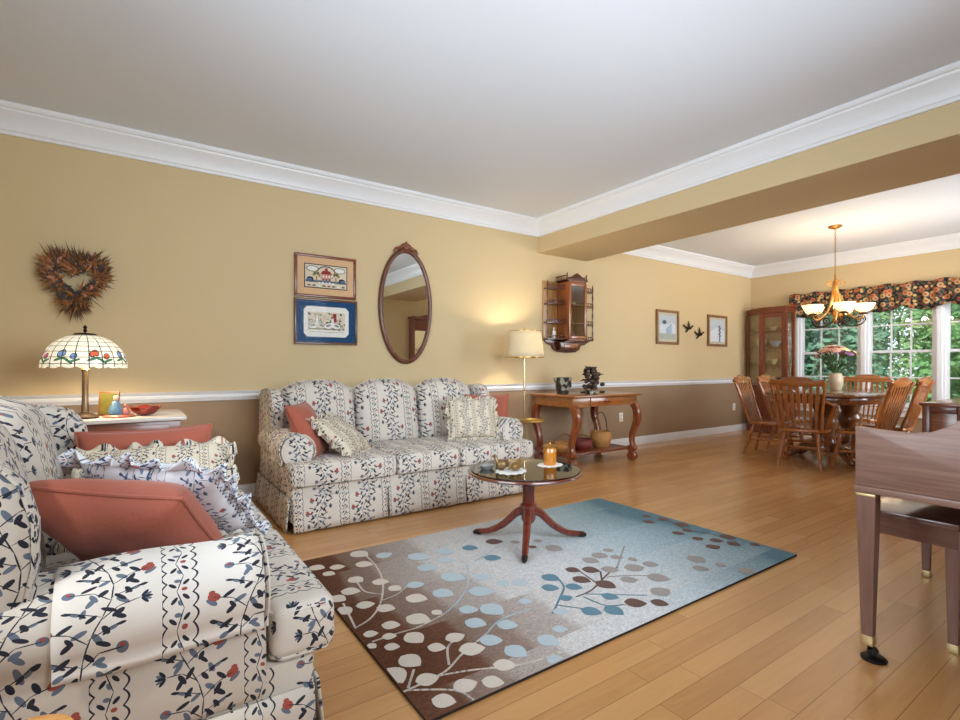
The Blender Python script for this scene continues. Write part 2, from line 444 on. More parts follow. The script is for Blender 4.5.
# crown moulding: stepped cove profile (offset from the wall, height)
CR = [(0, 2.555), (0.016, 2.555), (0.018, 2.575), (0.026, 2.582), (0.030, 2.60), (0.045, 2.632), (0.070, 2.665), (0.092, 2.684), (0.096, 2.697), (0.108, 2.70), (0.116, 2.712), (0.118, H), (0, H)]
def crown(name, kind, a0, a1, base, sgn):
    b = MB()
    if kind == 'x': b.prism([(base+sgn*o, z) for o, z in CR], a0, a1, 'YZ')
    else: b.prism([(base+sgn*o, z) for o, z in CR], a0, a1, 'XZ')
    struct(b.build(name, M_TRIM, ang=25))
crown('trim_1', 'x', XW, BX0, YN, -1); crown('trim_2', 'y', YS, YN, BX0, -1)
crown('trim_3', 'x', BX1, XE, YN, -1); crown('trim_4', 'y', YS, YN, XE, -1); crown('trim_5', 'y', YS, YN, BX1, 1)
crown('trim_6', 'x', XW, BX0, YS, 1); crown('trim_7', 'y', YS, YN, XW, 1); crown('trim_8', 'x', BX1, XE, YS, 1)
# chair rail
def rail(name, kind, a0, a1, base, sgn):
    P = [(0, RAIL0), (0.012, RAIL0), (0.016, RAIL0+0.014), (0.024, RAIL0+0.026), (0.024, RAIL0+0.04), (0.018, RAIL0+0.05), (0.028, RAIL0+0.06), (0.034, RAIL1), (0, RAIL1)]
    b = MB(); b.prism([(base+sgn*o, z) for o, z in P], a0, a1, 'YZ' if kind == 'x' else 'XZ'); struct(b.build(name, M_TRIM, ang=25))
rail('trim_9', 'x', XW, XE, YN, -1); rail('trim_10', 'y', WY1+0.1, YN, XE, -1); rail('trim_11', 'y', YS, WY0-0.1, XE, -1)
rail('trim_12', 'x', XW, XE, YS, 1); rail('trim_13', 'y', YS, YN, XW, 1)
def base(name, kind, a0, a1, bs, sgn):
    P = [(0, 0), (0.018, 0), (0.018, 0.075), (0.010, 0.098), (0, 0.102)]
    b = MB(); b.prism([(bs+sgn*o, z) for o, z in P], a0, a1, 'YZ' if kind == 'x' else 'XZ'); struct(b.build(name, M_TRIM, ang=25))
base('baseboard_north', 'x', XW, XE, YN, -1); base('baseboard_south', 'x', XW, XE, YS, 1)
base('baseboard_east', 'y', YS, YN, XE, -1); base('baseboard_west', 'y', YS, YN, XW, 1)

# dining windows: three double-hung units side by side, white casings and mullions
units = [(2.87, 3.64), (2.04, 2.76), (1.19, 1.93)]
for i, (y0, y1) in enumerate(units):
    root = struct(thing('window_%d' % (i+1), '', '', (XE, 0, 0)))
    for k in ('label', 'category'): del root[k]
    b = MB()
    b.box(0.0, 0.09, y0-0.03, y0, WZ0, WZ1); b.box(0.0, 0.09, y1, y1+0.03, WZ0, WZ1)
    b.box(0.0, 0.09, y0, y1, WZ0, WZ0+0.03); b.box(0.0, 0.09, y0, y1, WZ1-0.02, WZ1)
    b.build('frame', M_TRIM, root)
    mid = 1.262
    for (z0, z1, dx) in ((WZ0+0.03, mid+0.02, 0.03), (mid-0.02, WZ1-0.02, 0.055)):
        b = MB()
        sw = 0.034
        b.box(dx, dx+0.025, y0, y0+sw, z0, z1); b.box(dx, dx+0.025, y1-sw, y1, z0, z1)
        b.box(dx, dx+0.025, y0+sw, y1-sw, z0, z0+sw); b.box(dx, dx+0.025, y0+sw, y1-sw, z1-sw, z1)
        for k in (1, 2):
            yy = y0+sw+(y1-y0-2*sw)*k/3; b.box(dx+0.004, dx+0.021, yy-0.009, yy+0.009, z0+sw, z1-sw)
        zz = (z0+z1)/2; b.box(dx+0.005, dx+0.020, y0+sw, y1-sw, zz-0.009, zz+0.009)
        sash = b.build('sash', M_TRIM, root)
        b = MB(); b.box(dx+0.011, dx+0.014, y0+sw*0.6, y1-sw*0.6, z0+sw*0.6, z1-sw*0.6); b.build('pane', M_GLASS, sash)
b = MB()
for (a0, a1) in ((WY0-0.10, 1.16), (1.96, 2.01), (2.79, 2.84), (3.67, 3.76)):
    b.box(XE-0.022, XE, a0, a1, WZ0-0.02, WZ1+0.02)
b.box(XE-0.022, XE, WY0-0.10, 3.76, WZ1, WZ1+0.09); b.box(XE-0.05, XE, WY0-0.12, 3.72, WZ0-0.045, WZ0-0.015); b.box(XE-0.02, XE, WY0-0.10, 3.72, WZ0-0.13, WZ0-0.045)
b.box(XE, XE+0.09, 1.08, 1.16, WZ0, WZ1); b.box(XE, XE+0.09, 1.96, 2.01, WZ0, WZ1); b.box(XE, XE+0.09, 2.79, 2.84, WZ0, WZ1)
struct(b.build('trim_window_casing', M_TRIM))
# unseen windows added around the fill lights, behind and beside the camera
for nm, M_, w_, h_, zc in (('window_4', Tr(1.75, YS, 0), 2.2, 1.3, 1.62), ('window_5', Tr(XW, 1.2, 0) @ Rz(-R90), 2.0, 1.3, 1.60), ('window_6', Tr(6.9, YS, 0), 2.4, 1.7, 1.50)):
    b = MB()
    for (x0, x1, z0, z1) in ((-w_/2-.08, -w_/2, zc-h_/2-.08, zc+h_/2+.08), (w_/2, w_/2+.08, zc-h_/2-.08, zc+h_/2+.08), (-w_/2, w_/2, zc-h_/2-.08, zc-h_/2), (-w_/2, w_/2, zc+h_/2, zc+h_/2+.08), (-.02, .02, zc-h_/2, zc+h_/2)):
        b.box(x0, x1, 0, 0.03, z0, z1, M=M_)
    root = struct(b.build(nm, M_TRIM))
    b = MB(); b.box(-w_/2, w_/2, -0.06, -0.055, zc-h_/2, zc+h_/2, M=M_); b.build('pane', M_GLASS, root)
    b = MB(); b.box(-w_/2, w_/2, -0.07, -0.045, zc-0.02, zc+0.02, M=M_); b.build('sash', M_TRIM, root)

# ------------------------------------------------------------------ outdoors beyond the dining windows
M_GRASS = mat('lawn', (110, 140, 70), 0.9, var=0.3, nscale=3)
b = MB(); b.box(8.75, 48, -30, 40, -0.7, -0.5); struct(b.build('ground', M_GRASS))
def leaf_mat(name, c):
    m, nt, p, out = newmat(name)
    oi = N(nt, 'ShaderNodeTexCoord'); no = N(nt, 'ShaderNodeTexNoise'); no.inputs['Scale'].default_value = 1.6; no.inputs['Detail'].default_value = 4
    L(nt, oi.outputs['Object'], no.inputs['Vector'])
    c2 = mix_n(nt, no.outputs['Fac'], tuple(x*0.6 for x in lin(c)[:3])+(1,), tuple(min(1, x*1.5) for x in lin(c)[:3])+(1,))
    L(nt, c2, p.inputs['Base Color']); p.inputs['Roughness'].default_value = 0.6
    tl = N(nt, 'ShaderNodeBsdfTranslucent'); L(nt, c2, tl.inputs[0])
    mx = N(nt, 'ShaderNodeMixShader'); mx.inputs[0].default_value = 0.4; L(nt, p.outputs[0], mx.inputs[1]); L(nt, tl.outputs[0], mx.inputs[2]); L(nt, mx.outputs[0], out.inputs[0])
    return m
def foliage_bm(seed, n, rx, ry, z0, z1, size):
    rnd = random.Random(seed); b = MB(); tb = bmesh.new()
    clumps = []
    for _ in range(60):
        z = rnd.uniform(z0, z1); t = (z-z0)/(z1-z0); k = math.sin(PI*min(1, 0.18+t*0.82))**0.7
        a = rnd.uniform(0, 2*PI); r = rnd.uniform(0.35, 1)*k
        clumps.append((Vector((rx*r*math.cos(a), ry*r*math.sin(a), z)), rnd.uniform(0.45, 0.85)*min(rx, 1.3)))
    for i in range(n):
        c, cr = clumps[i % 60]
        d = Vector((rnd.gauss(0, 1), rnd.gauss(0, 1), rnd.gauss(0, 0.8))); d = d.normalized()*cr*rnd.random()**0.4
        p = c+d; s = size*rnd.uniform(0.6, 1.3)
        u = Vector((rnd.gauss(0, 1), rnd.gauss(0, 1), rnd.gauss(0, 1))).normalized(); v = u.orthogonal().normalized()
        q = [p-u*s, p+v*s*0.45, p+u*s, p-v*s*0.45]
        tb.faces.new([tb.verts.new(x) for x in q])
    return b.put(tb)
M_BARK = mat('bark', (92, 74, 58), 0.9, var=0.25, nscale=8, bump=0.5, bscale=30)
LEAFS = [leaf_mat('leaf_green', (104, 150, 96)), leaf_mat('leaf_blue_green', (92, 136, 112)), leaf_mat('leaf_light', (126, 160, 108))]
tree_labels = ['bushy mid green tree growing beyond the dining windows', 'blue green tree growing beyond the dining windows', 'pale yellow green tree growing beyond the dining windows']
protos = []
for k in range(3):
    t = thing('tree', tree_labels[k], 'tree', (0, 0, -0.5), group='trees beyond the dining windows: '+('mid green', 'blue green', 'pale green')[k])
    b = MB(); b.tube([(0, 0, 0), (0.05, 0.02, 1.5), (0, 0.05, 3.2)], [0.16, 0.12, 0.06], 8); b.build('trunk', M_BARK, t)
    foliage_bm(k+3, 17000, 1.6, 1.6, 0.1, 4.6+0.5*k, 0.095).build('foliage', LEAFS[k], t)
    protos.append(t)
spots = [(12.4, 1.1, 0), (12.6, 5.5, 1), (17.7, 3.3, 2), (17.7, 9.0, 0), (17.7, -2.4, 1), (26.0, 1.5, 0), (26.0, 10.2, 1), (26.0, 19.0, 2), (38.0, 3.0, 2), (38.0, 18.0, 0), (38.0, -12.0, 1)]
seen = set()
for i, (x, y, k) in enumerate(spots):
    if k not in seen: seen.add(k); o = protos[k]; o.location = (x, y, -0.5)
    else: o = dup(protos[k], (x, y, -0.5), i*1.3)
    if 15 < x < 20: o.scale = (1.15, 1.15, 1.15)
    if x > 20: o.scale = (1.5, 1.5, 1.5)
    if x > 30: o.scale = (2.6, 2.6, 2.2)
# ------------------------------------------------------------------ shared materials
M_FLORAL = floral_mat('floral_upholstery')
M_FLORAL2 = floral_mat('floral_armcap_cloth', shift=(0.13, 0.05), base=(232, 226, 218))
M_SMALLP = floral_mat('small_floral_cloth', base=(220, 208, 186), k=0.5)
M_BLUEP = floral_mat('bluish_floral_cloth', base=(232, 233, 238), k=0.62, dark=(70, 84, 112), slate=(120, 140, 172))
M_RUST = mat('rust_cotton', (168, 88, 66), 0.8, var=0.06, nscale=14, bump=0.15, bscale=60, sheen=0.2)
M_CHERRY = wood('cherry_wood', (92, 42, 24), (136, 68, 38), 'X')
M_CHERRYZ = wood('cherry_wood_upright', (92, 42, 24), (136, 68, 38), 'Z')
M_OAK = wood('honey_oak', (130, 72, 30), (178, 108, 50), 'Z', 0.28, coat=0.5)
M_OAKX = wood('honey_oak_flat', (130, 72, 30), (178, 108, 50), 'X', 0.22, coat=0.6)
M_DOAK = wood('dark_oak', (100, 58, 30), (138, 84, 46), 'X', 0.2, coat=0.6)
M_CONS = wood('console_oak', (120, 70, 32), (162, 104, 54), 'X', 0.28, coat=0.4)
M_MAHOG = wood('mahogany', (78, 28, 20), (122, 52, 36), 'Z', 0.22, coat=0.6)
M_PIANO = wood('piano_walnut', (116, 84, 72), (140, 108, 94), 'Y', 0.45, coat=0.1, stretch=20)
M_PIANOZ = wood('piano_walnut_upright', (106, 74, 62), (128, 94, 80), 'Z', 0.42, coat=0.12, stretch=20)
M_PIANODK = wood('bench_walnut', (86, 56, 48), (112, 76, 66), 'Y', 0.22, coat=0.5)
M_BRASS = mat('brass', (206, 164, 84), 0.25, 1.0, var=0.06)
M_PALEB = mat('champagne_brass', (214, 196, 158), 0.25, 1.0, var=0.04)
M_GOLD = mat('old_gold_metal', (176, 126, 62), 0.35, 0.8, var=0.15)
M_BLACK = mat('black_metal', (24, 22, 22), 0.4, 0.6)
M_DKBRN = mat('dark_bronze', (52, 38, 28), 0.45, 0.6, var=0.2)
M_WHITEC = mat('white_china', (236, 232, 222), 0.15, var=0.02, coat=0.5)
M_WICKER = mat('wicker', (186, 134, 74), 0.6, var=0.3, nscale=90, bump=0.8, bscale=120)
M_LACE = mat('white_lace', (240, 238, 232), 0.9, var=0.12, nscale=90, bump=0.5, bscale=150)
M_MIRROR = mat('mirror_silver', (235, 238, 236), 0.015, 1.0, var=0.0)
M_PLATE = mat('outlet_white', (240, 236, 226), 0.35, var=0.01)

# ------------------------------------------------------------------ sofas
def sofa(name, label, cat, loc, rz, Ln, nseat):
    t = thing(name, label, cat, loc, rz)
    hx = Ln/2
    def uv(co, n):
        if abs(n.x) > max(abs(n.y), abs(n.z)): return (co.y*1.0+0.02, co.z)
        return (co.x, co.z+co.y)
    b = MB(); b.box(-hx+0.02, hx-0.02, -0.495, 0.50, 0.06, 0.290, 0.015); b.build('base', M_FLORAL, t, uv)
    b = MB()
    b.box(-hx+0.03, hx-0.03, 0.40, 0.555, 0.06, 0.86, 0.04, sg=3); b.build('back_frame', M_FLORAL, t, uv)
    # skirt with kick pleats: one panel to each seat in front, one at each end
    def panel(p0, p1, nx, ny):
        b = MB()
        def fn(u, v):
            x = p0[0]+(p1[0]-p0[0])*u; y = p0[1]+(p1[1]-p0[1])*u
            fl = 0.004+0.022*(1-v)+0.004*math.sin(u*19)*(1-v)
            return Vector((x+nx*fl, y+ny*fl, 0.012+0.205*v))
        b.grid(fn, 24, 4)
        b.build('skirt_panel', M_FLORAL, t, uv, solid=0.008)
    for k in range(nseat):
        x0 = -hx+0.02+(Ln-0.04)*k/nseat; x1 = -hx+0.02+(Ln-0.04)*(k+1)/nseat
        panel((x0+0.006, -0.50), (x1-0.006, -0.50), 0, -1)
    panel((-hx+0.015, 0.50), (-hx+0.015, -0.49), -1, 0); panel((hx-0.015, -0.49), (hx-0.015, 0.50), 1, 0)
    # rolled arms
    for s in (-1, 1):
        prof = []
        cx, cz, r = hx-0.095, 0.495, 0.108
        prof.append((hx-0.005, 0.22)); prof.append((hx-0.012, 0.40))
        for k in range(13):
            a = -0.75+(PI+1.25)*k/12
            prof.append((cx+r*math.cos(a), cz+r*math.sin(a)))
        prof += [(hx-0.185, 0.40), (hx-0.19, 0.22)]
        pr = [(s*x, z) for x, z in prof]
        def auv(co, n, s=s):
            if abs(n.y) > 0.8: return (co.x+0.12, co.z)
            return (co.y+0.02, co.z+(hx-s*co.x))
        b = MB(); b.prism(pr, -0.375, 0.42, 'XZ', 0.028, sg=3)
        arm = b.build('arm', M_FLORAL, t, auv, ang=60)
        b = MB(); b.tube([(x*0.995, -0.372, z) for x, z in pr[1:-1]], 0.006, 6); b.build('piping', M_FLORAL, arm, auv)
        # loose cloth cap over the arm
        cp = [(hx+0.010, 0.405)]
        for k in range(13):
            a = -0.55+(PI+0.75)*k/12
            cp.append((cx+(r+0.008)*math.cos(a), cz+(r+0.008)*math.sin(a)))
        cp = [(s*x, z) for x, z in cp]
        b = MB()
        def cap(u, v, cp=cp, s=s):
            i = min(int(u*(len(cp)-1)), len(cp)-2); f = u*(len(cp)-1)-i
            x = cp[i][0]*(1-f)+cp[i+1][0]*f; z = cp[i][1]*(1-f)+cp[i+1][1]*f
            y = -0.362+0.40*v
            return Vector((x+s*0.003*math.sin(9*v)*(1-u), y, z+0.004*math.sin(7*v+5*u)))
        b.grid(cap, 26, 12); b.build('arm_cover', M_FLORAL2, t, auv, solid=0.004, ang=80)
        # wing
        wp = [(0.12, 0.50), (0.080, 0.56), (0.065, 0.64), (0.065, 0.73), (0.085, 0.81), (0.13, 0.86), (0.20, 0.885), (0.32, 0.885), (0.50, 0.86), (0.52, 0.50)]
        b = MB(); b.prism(wp, s*(hx-0.015), s*(hx-0.115), 'YZ', 0.035, sg=3)
        wing = b.build('wing', M_FLORAL, t, lambda co, n: (co.y, co.z) if abs(n.x) > 0.6 else (co.x*1.0+0.19, co.z+co.y*0.6), ang=60)
        b = MB(); b.tube([(s*(hx-0.017-0.012), y-0.0+(0.006 if k < 5 else 0), z+(0.0)) for k, (y, z) in enumerate(wp[:-1])], 0.005, 6); b.build('piping', M_FLORAL, wing, uv)
    # seat cushions, the outer ones run out in front of the arms
    iw = hx-0.20
    for k in range(nseat):
        x0 = -iw+2*iw*k/nseat+0.003; x1 = -iw+2*iw*(k+1)/nseat-0.003
        pl = [(x0, 0.20), (x0, -0.385), (x0, -0.55), (x1, -0.55), (x1, -0.385), (x1, 0.20)]
        if k == 0: pl = [(x0, 0.20), (x0, -0.385), (-hx+0.005, -0.385), (-hx+0.005, -0.55), (x1, -0.55), (x1, 0.20)]
        if k == nseat-1: pl = [(x0, 0.20), (x0, -0.55), (hx-0.005, -0.55), (hx-0.005, -0.385), (x1, -0.385), (x1, 0.20)]
        b = MB(); b.prism(pl, 0.293, 0.430, 'XY', 0.034, sg=4)
        for v in b.bm.verts:
            if v.co.z > 0.38:
                v.co.z += 0.018*max(0, math.cos((v.co.y+0.17)*PI/0.85))*0.8
        cu = b.build('seat_cushion', M_FLORAL, t, uv, ang=60)
        for z in (0.417, 0.305):
            b = MB(); cxm = (x0+x1)/2
            def ins(p):
                x, y = p
                return (x+(0.008 if x < cxm else -0.008), y+(0.008 if y < -0.47 else -0.004), z)
            q = [ins(p) for p in pl]; qq = []
            for i in range(len(q)):
                a, c = Vector(q[i]), Vector(q[(i+1) % len(q)]); d = (c-a)
                if d.length < 0.08: qq.append((a+c)/2); continue
                qq += [a+d.normalized()*0.022, c-d.normalized()*0.022]
            b.tube(qq, 0.0055, 6, closed=True); b.build('piping', M_FLORAL, cu, uv)
    # back cushions with arched tops
    bw = hx-0.12
    for k in range(nseat):
        x0 = -bw+2*bw*k/nseat; x1 = -bw+2*bw*(k+1)/nseat; xc = (x0+x1)/2; wd = (x1-x0)/2-0.004
        b = MB()
        def pt(u, v, side):
            a = (u*2-1); c = (v*2-1)
            top = 0.945-0.075*abs(a)**2.6
            edge = (max(0, 1-abs(a)**5)*max(0, 1-abs(c)**5))**0.42
            zz = 0.40+(top-0.40)*v
            ctr = 0.215+0.085*v
            th = 0.125*edge*(1.0-0.15*v)
            xx = xc+a*wd*(1-0.02*abs(c)**4)
            return Vector((xx, ctr+(-th if side < 0 else th*0.75), zz))
        b.grid(lambda u, v: pt(u, v, -1), 22, 20); b.grid(lambda u, v: pt(1-u, v, 1), 22, 20)
        bc = b.build('back_cushion', M_FLORAL, t, lambda co, n, xc=xc: (co.x-xc+0.115+0.3, co.z), ang=80, weld=True)
        pp = [pt(0, j/10, -1)+Vector((0, 0, 0)) for j in range(11)]+[pt(i/20, 1, -1) for i in range(1, 20)]+[pt(1, 1-j/10, -1) for j in range(11)]
        b = MB(); b.tube(pp, 0.0055, 6); b.build('piping', M_FLORAL, bc, uv)
    return t
SOFA = sofa('sofa', 'long three seat floral sofa with camel back and wings along the beige wall', 'sofa', (1.765, 3.75, 0), 0, 1.98, 3)
LOVE = sofa('loveseat', 'two seat floral loveseat with cloth arm caps, nearest the camera beside the rug', 'sofa', (-0.105, 2.075, 0), R90, 1.50, 2)

# ------------------------------------------------------------------ loose pillows
def pillow(name, label, M, w_, h_, th, material, ruffle=0.0, group=None, seed=1, welt=True):
    """square cushion in its own x-z plane, y is the thickness"""
    rnd = random.Random(seed); off = Vector((seed*3.1, seed*1.7, 0))
    b = MB()
    def pt(u, v, s):
        a, c = u*2-1, v*2-1
        e = (max(0, 1-abs(a)**3.2)*max(0, 1-abs(c)**3.2))**0.55
        pin = 1-0.07*(1-abs(a)**2)*abs(c)**3; pin2 = 1-0.07*(1-abs(c)**2)*abs(a)**3
        n = noise.noise(Vector((a*1.6, c*1.6, s*0.5))+off)
        n += 0.4*noise.noise(Vector((a*4, c*4, s))+off)
        return Vector((a*w_/2*pin2, s*th/2*e*(1+0.22*n), c*h_/2*pin))
    b.grid(lambda u, v: pt(u, v, -1), 26, 26); b.grid(lambda u, v: pt(1-u, v, 1), 26, 26)
    t = thing(name, label, 'pillow', (0, 0, 0), group=group)
    t.matrix_world = M
    uvf = lambda co, n: (co.x+0.13, co.z+0.11)
    b.build('pillow_body', material, t, uvf, ang=80, weld=True)
    edge = [pt(i/12, 0, 1) for i in range(12)]+[pt(1, i/12, 1) for i in range(12)]+[pt(1-i/12, 1, 1) for i in range(12)]+[pt(0, 1-i/12, 1) for i in range(12)]
    if ruffle:
        b = MB(); ne = len(edge); K = 192
        def rf(u, v):
            i = u*ne; j = int(i) % ne; f = i-int(i)
            p = edge[j].lerp(edge[(j+1) % ne], f)
            d = Vector((p.x, 0, p.z)).normalized()
            ph = u*2*PI*22+1.5*math.sin(u*29)
            q = p+d*(ruffle*v-0.006); q.y += 0.022*v*math.sin(ph); q += d*0.012*v*math.sin(ph*0.5+1)
            return q
        b.grid(rf, K, 3, closed_u=True); b.build('ruffle', material, t, lambda co, n: (co.x+0.4, co.z+co.y), solid=0.003, ang=80)
    elif welt:
        b = MB(); b.tube(edge, 0.0055, 6, closed=True); b.build('piping', material, t)
    return t
# on the long sofa
pillow('throw_pillow', 'rust pillow propped against the wing of the long sofa nearest the loveseat', Tr(1.005, 3.63, 0.600) @ Rz(math.radians(58)) @ Rx(math.radians(-25)), 0.43, 0.42, 0.15, M_RUST, seed=2)
pillow('throw_pillow', 'ruffled floral pillow slumped against the rust pillow at the loveseat end of the long sofa', Tr(1.22, 3.56, 0.555) @ Rz(math.radians(48)) @ Rx(math.radians(-50)), 0.42, 0.38, 0.13, M_SMALLP, 0.035, seed=3)
pillow('throw_pillow', 'rust pillow standing behind a floral pillow at the floor lamp end of the long sofa', Tr(2.60, 3.68, 0.615) @ Rz(math.radians(-28)) @ Rx(math.radians(-14)), 0.40, 0.38, 0.12, M_RUST, seed=4)
pillow('throw_pillow', 'square ruffled floral pillow in front of the rust one near the floor lamp', Tr(2.36, 3.56, 0.61) @ Rz(math.radians(-20)) @ Rx(math.radians(-20)), 0.42, 0.35, 0.13, M_SMALLP, 0.035, seed=5)
# on the loveseat
_u = Vector((0.338, -0.242, -0.03)).normalized(); _v = Vector((-0.143, -0.229, 0.243)); _v = (_v-_u*_v.dot(_u)).normalized(); _n = _v.cross(_u)
NEARM = Matrix(((_u.x, _n.x, _v.x, 0.0125), (_u.y, _n.y, _v.y, 1.785), (_u.z, _n.z, _v.z, 0.590), (0, 0, 0, 1)))
pillow('throw_pillow', 'large rust pillow leaning on the nearest arm of the loveseat', Tr(-0.012, 0.0, -0.018) @ NEARM, 0.46, 0.46, 0.20, M_RUST, seed=6)
pillow('throw_pillow', 'rust pillow standing against the far arm of the loveseat by the end table', Tr(0.04, 2.60, 0.605) @ Rz(math.radians(3)) @ Rx(math.radians(-12)), 0.50, 0.36, 0.15, M_RUST, seed=7)
pillow('throw_pillow', 'ruffled floral pillow lying against the far rust pillow on the loveseat', Tr(0.07, 2.30, 0.585) @ Rz(math.radians(-4)) @ Rx(math.radians(-52)), 0.50, 0.42, 0.15, M_SMALLP, 0.045, seed=8)
pillow('throw_pillow', 'bluish white ruffled floral pillow tucked behind the large near rust pillow', Tr(0.085, 0.135, 0.035) @ NEARM, 0.44, 0.38, 0.11, M_BLUEP, 0.045, seed=9)

# ------------------------------------------------------------------ end table with its lamp and ornaments
t = thing('end_table', 'cherry end table with pale top in the corner between the two sofas', 'table', (-0.12, 3.86, 0))
M_PALETOP = mat('pale_top', (222, 214, 206), 0.2, var=0.08, nscale=10)  # one even pale tone across the tabletop
b = MB(); b.box(-0.37, 0.37, -0.31, 0.31, 0.725, 0.750, 0.006); b.build('tabletop', M_PALETOP, t)
b = MB(); b.box(-0.34, 0.34, -0.28, 0.28, 0.60, 0.7245, 0.004); b.build('apron', M_CHERRY, t)
b = MB(); b.box(-0.28, 0.28, -0.292, -0.281, 0.62, 0.705, 0.003); dr = b.build('drawer', M_CHERRY, t)
b = MB(); b.lathe([(0, 0), (0.008, 0), (0.014, 0.012), (0.01, 0.022), (0, 0.024)], n=12, M=Tr(0, -0.292, 0.662) @ Rx(R90)); b.build('knob', M_BRASS, dr)
for sx in (-1, 1):
    for sy in (-1, 1):
        b = MB(); b.tube([(sx*0.31, sy*0.25, 0.61), (sx*0.315, sy*0.255, 0.3), (sx*0.32, sy*0.26, 0)], [0.026, 0.022, 0.014], 10); b.build('leg', M_CHERRYZ, t)

def shade_mat():
    m, nt, p, out = newmat('leaded_glass')
    uv = N(nt, 'ShaderNodeUVMap'); sx = N(nt, 'ShaderNodeSeparateXYZ'); L(nt, uv.outputs[0], sx.inputs[0])
    u, v = sx.outputs[0], sx.outputs[1]
    fu = math_n(nt, 'FRACT', math_n(nt, 'MULTIPLY', u, 20)); fv = math_n(nt, 'FRACT', math_n(nt, 'MULTIPLY', v, 7))
    l1 = math_n(nt, 'LESS_THAN', math_n(nt, 'ABSOLUTE', math_n(nt, 'SUBTRACT', fu, 0.5)), 0.045)
    l2 = math_n(nt, 'LESS_THAN', math_n(nt, 'ABSOLUTE', math_n(nt, 'SUBTRACT', fv, 0.5)), 0.055)
    lead = math_n(nt, 'MAXIMUM', l1, l2)
    # tulips and leaves in the lower part, six around
    rep = math_n(nt, 'MULTIPLY', math_n(nt, 'FRACT', math_n(nt, 'MULTIPLY', u, 8)), 1.0)
    cx = N(nt, 'ShaderNodeCombineXYZ'); L(nt, rep, cx.inputs[0]); L(nt, v, cx.inputs[1])
    fl = [(0.32, 0.30, 0.10, 0.07, 0.4), (0.42, 0.32, 0.09, 0.075, -0.5), (0.75, 0.24, 0.10, 0.065, 0.2)]
    gr = [(0.30, 0.17, 0.15, 0.028, 0.2), (0.48, 0.18, 0.13, 0.026, -0.25), (0.80, 0.14, 0.14, 0.026, 0.2), (0.62, 0.12, 0.10, 0.025, -0.3)]
    fi = ellipses(nt, cx.outputs[0], fl); gi = ellipses(nt, cx.outputs[0], gr)
    out_l = math_n(nt, 'LESS_THAN', math_n(nt, 'ABSOLUTE', math_n(nt, 'SUBTRACT', mn(nt, fi, gi), 1.0)), 0.13)
    idx = math_n(nt, 'FLOOR', math_n(nt, 'MULTIPLY', u, 8))
    wn = N(nt, 'ShaderNodeTexWhiteNoise', noise_dimensions='1D'); L(nt, idx, wn.inputs['W'])
    rp = N(nt, 'ShaderNodeValToRGB'); rp.color_ramp.interpolation = 'CONSTANT'
    e = rp.color_ramp.elements; e[0].color = lin((196, 90, 130)); e[1].position = 0.35; e[1].color = lin((120, 150, 196)); x = e.new(0.65); x.color = lin((214, 96, 60))
    L(nt, wn.outputs['Value'], rp.inputs[0])
    c = mix_n(nt, math_n(nt, 'LESS_THAN', fi, 1.0), lin((250, 242, 218)), rp.outputs[0])
    c = mix_n(nt, math_n(nt, 'LESS_THAN', gi, 1.0), c, lin((60, 120, 84)))
    c = mix_n(nt, math_n(nt, 'MAXIMUM', lead, out_l), c, lin((40, 34, 30)))
    L(nt, c, p.inputs['Base Color']); L(nt, c, p.inputs['Emission Color']); p.inputs['Emission Strength'].default_value = 0.42
    p.inputs['Roughness'].default_value = 0.2
    return m
LX, LY, LZ = -0.252, 3.70, 0.7505
t = thing('table_lamp', 'table lamp with a domed leaded glass shade of tulips on the end table', 'lamp', (LX, LY, LZ))
b = MB(); b.lathe([(0, 0), (0.066, 0), (0.068, 0.012), (0.05, 0.022), (0.025, 0.035), (0, 0.036)], n=28); b.build('base', M_DKBRN, t)
b = MB()
b.lathe([(0.016, 0.03), (0.019, 0.06), (0.016, 0.10), (0.0155, 0.27), (0.022, 0.285), (0.016, 0.30), (0.010, 0.33), (0.008, 0.47)], n=16); b.build('pole', mat('brushed_nickel', (150, 130, 104), 0.3, 0.9, var=0.2), t)
def dome(u, v):
    a = 2*PI*u; th = v*1.22
    r = 0.052+(0.252-0.052)*(1-v)**0.62 if v < 1 else 0.052
    r = 0.200*math.cos(1.30*v)**0.92; z = 0.303+0.178*math.sin(1.30*v)/math.sin(1.30)
    if v < 0.12: z += -0.010*(1-v/0.12)*(0.5+0.5*math.sin(a*16))
    return Vector((r*math.cos(a), r*math.sin(a), z))
b = MB(); tb = bmesh.new(); nu, nv = 96, 18; ul = tb.loops.layers.uv.new('UVMap')
V = [[tb.verts.new(dome(i/nu, j/nv)) for j in range(nv+1)] for i in range(nu)]
for i in range(nu):
    for j in range(nv):
        f = tb.faces.new([V[i][j], V[(i+1) % nu][j], V[(i+1) % nu][j+1], V[i][j+1]])
        for l, (uu, vv) in zip(f.loops, ((i, j), (i+1, j), (i+1, j+1), (i, j+1))): l[ul].uv = (uu/nu, vv/nv)
b.put(tb); b.build('lamp_shade', shade_mat(), t, solid=0.004, ang=60)
b = MB(); b.lathe([(0.0, 0.500), (0.05, 0.494), (0.062, 0.482), (0.062, 0.478), (0.0, 0.477)], n=24)
b.lathe([(0.004, 0.498), (0.010, 0.512), (0.006, 0.522), (0.011, 0.532), (0.0, 0.546)], n=12); b.build('finial', M_DKBRN, t)
bulb((LX+0.05, LY-0.04, LZ+0.35), 9.0)

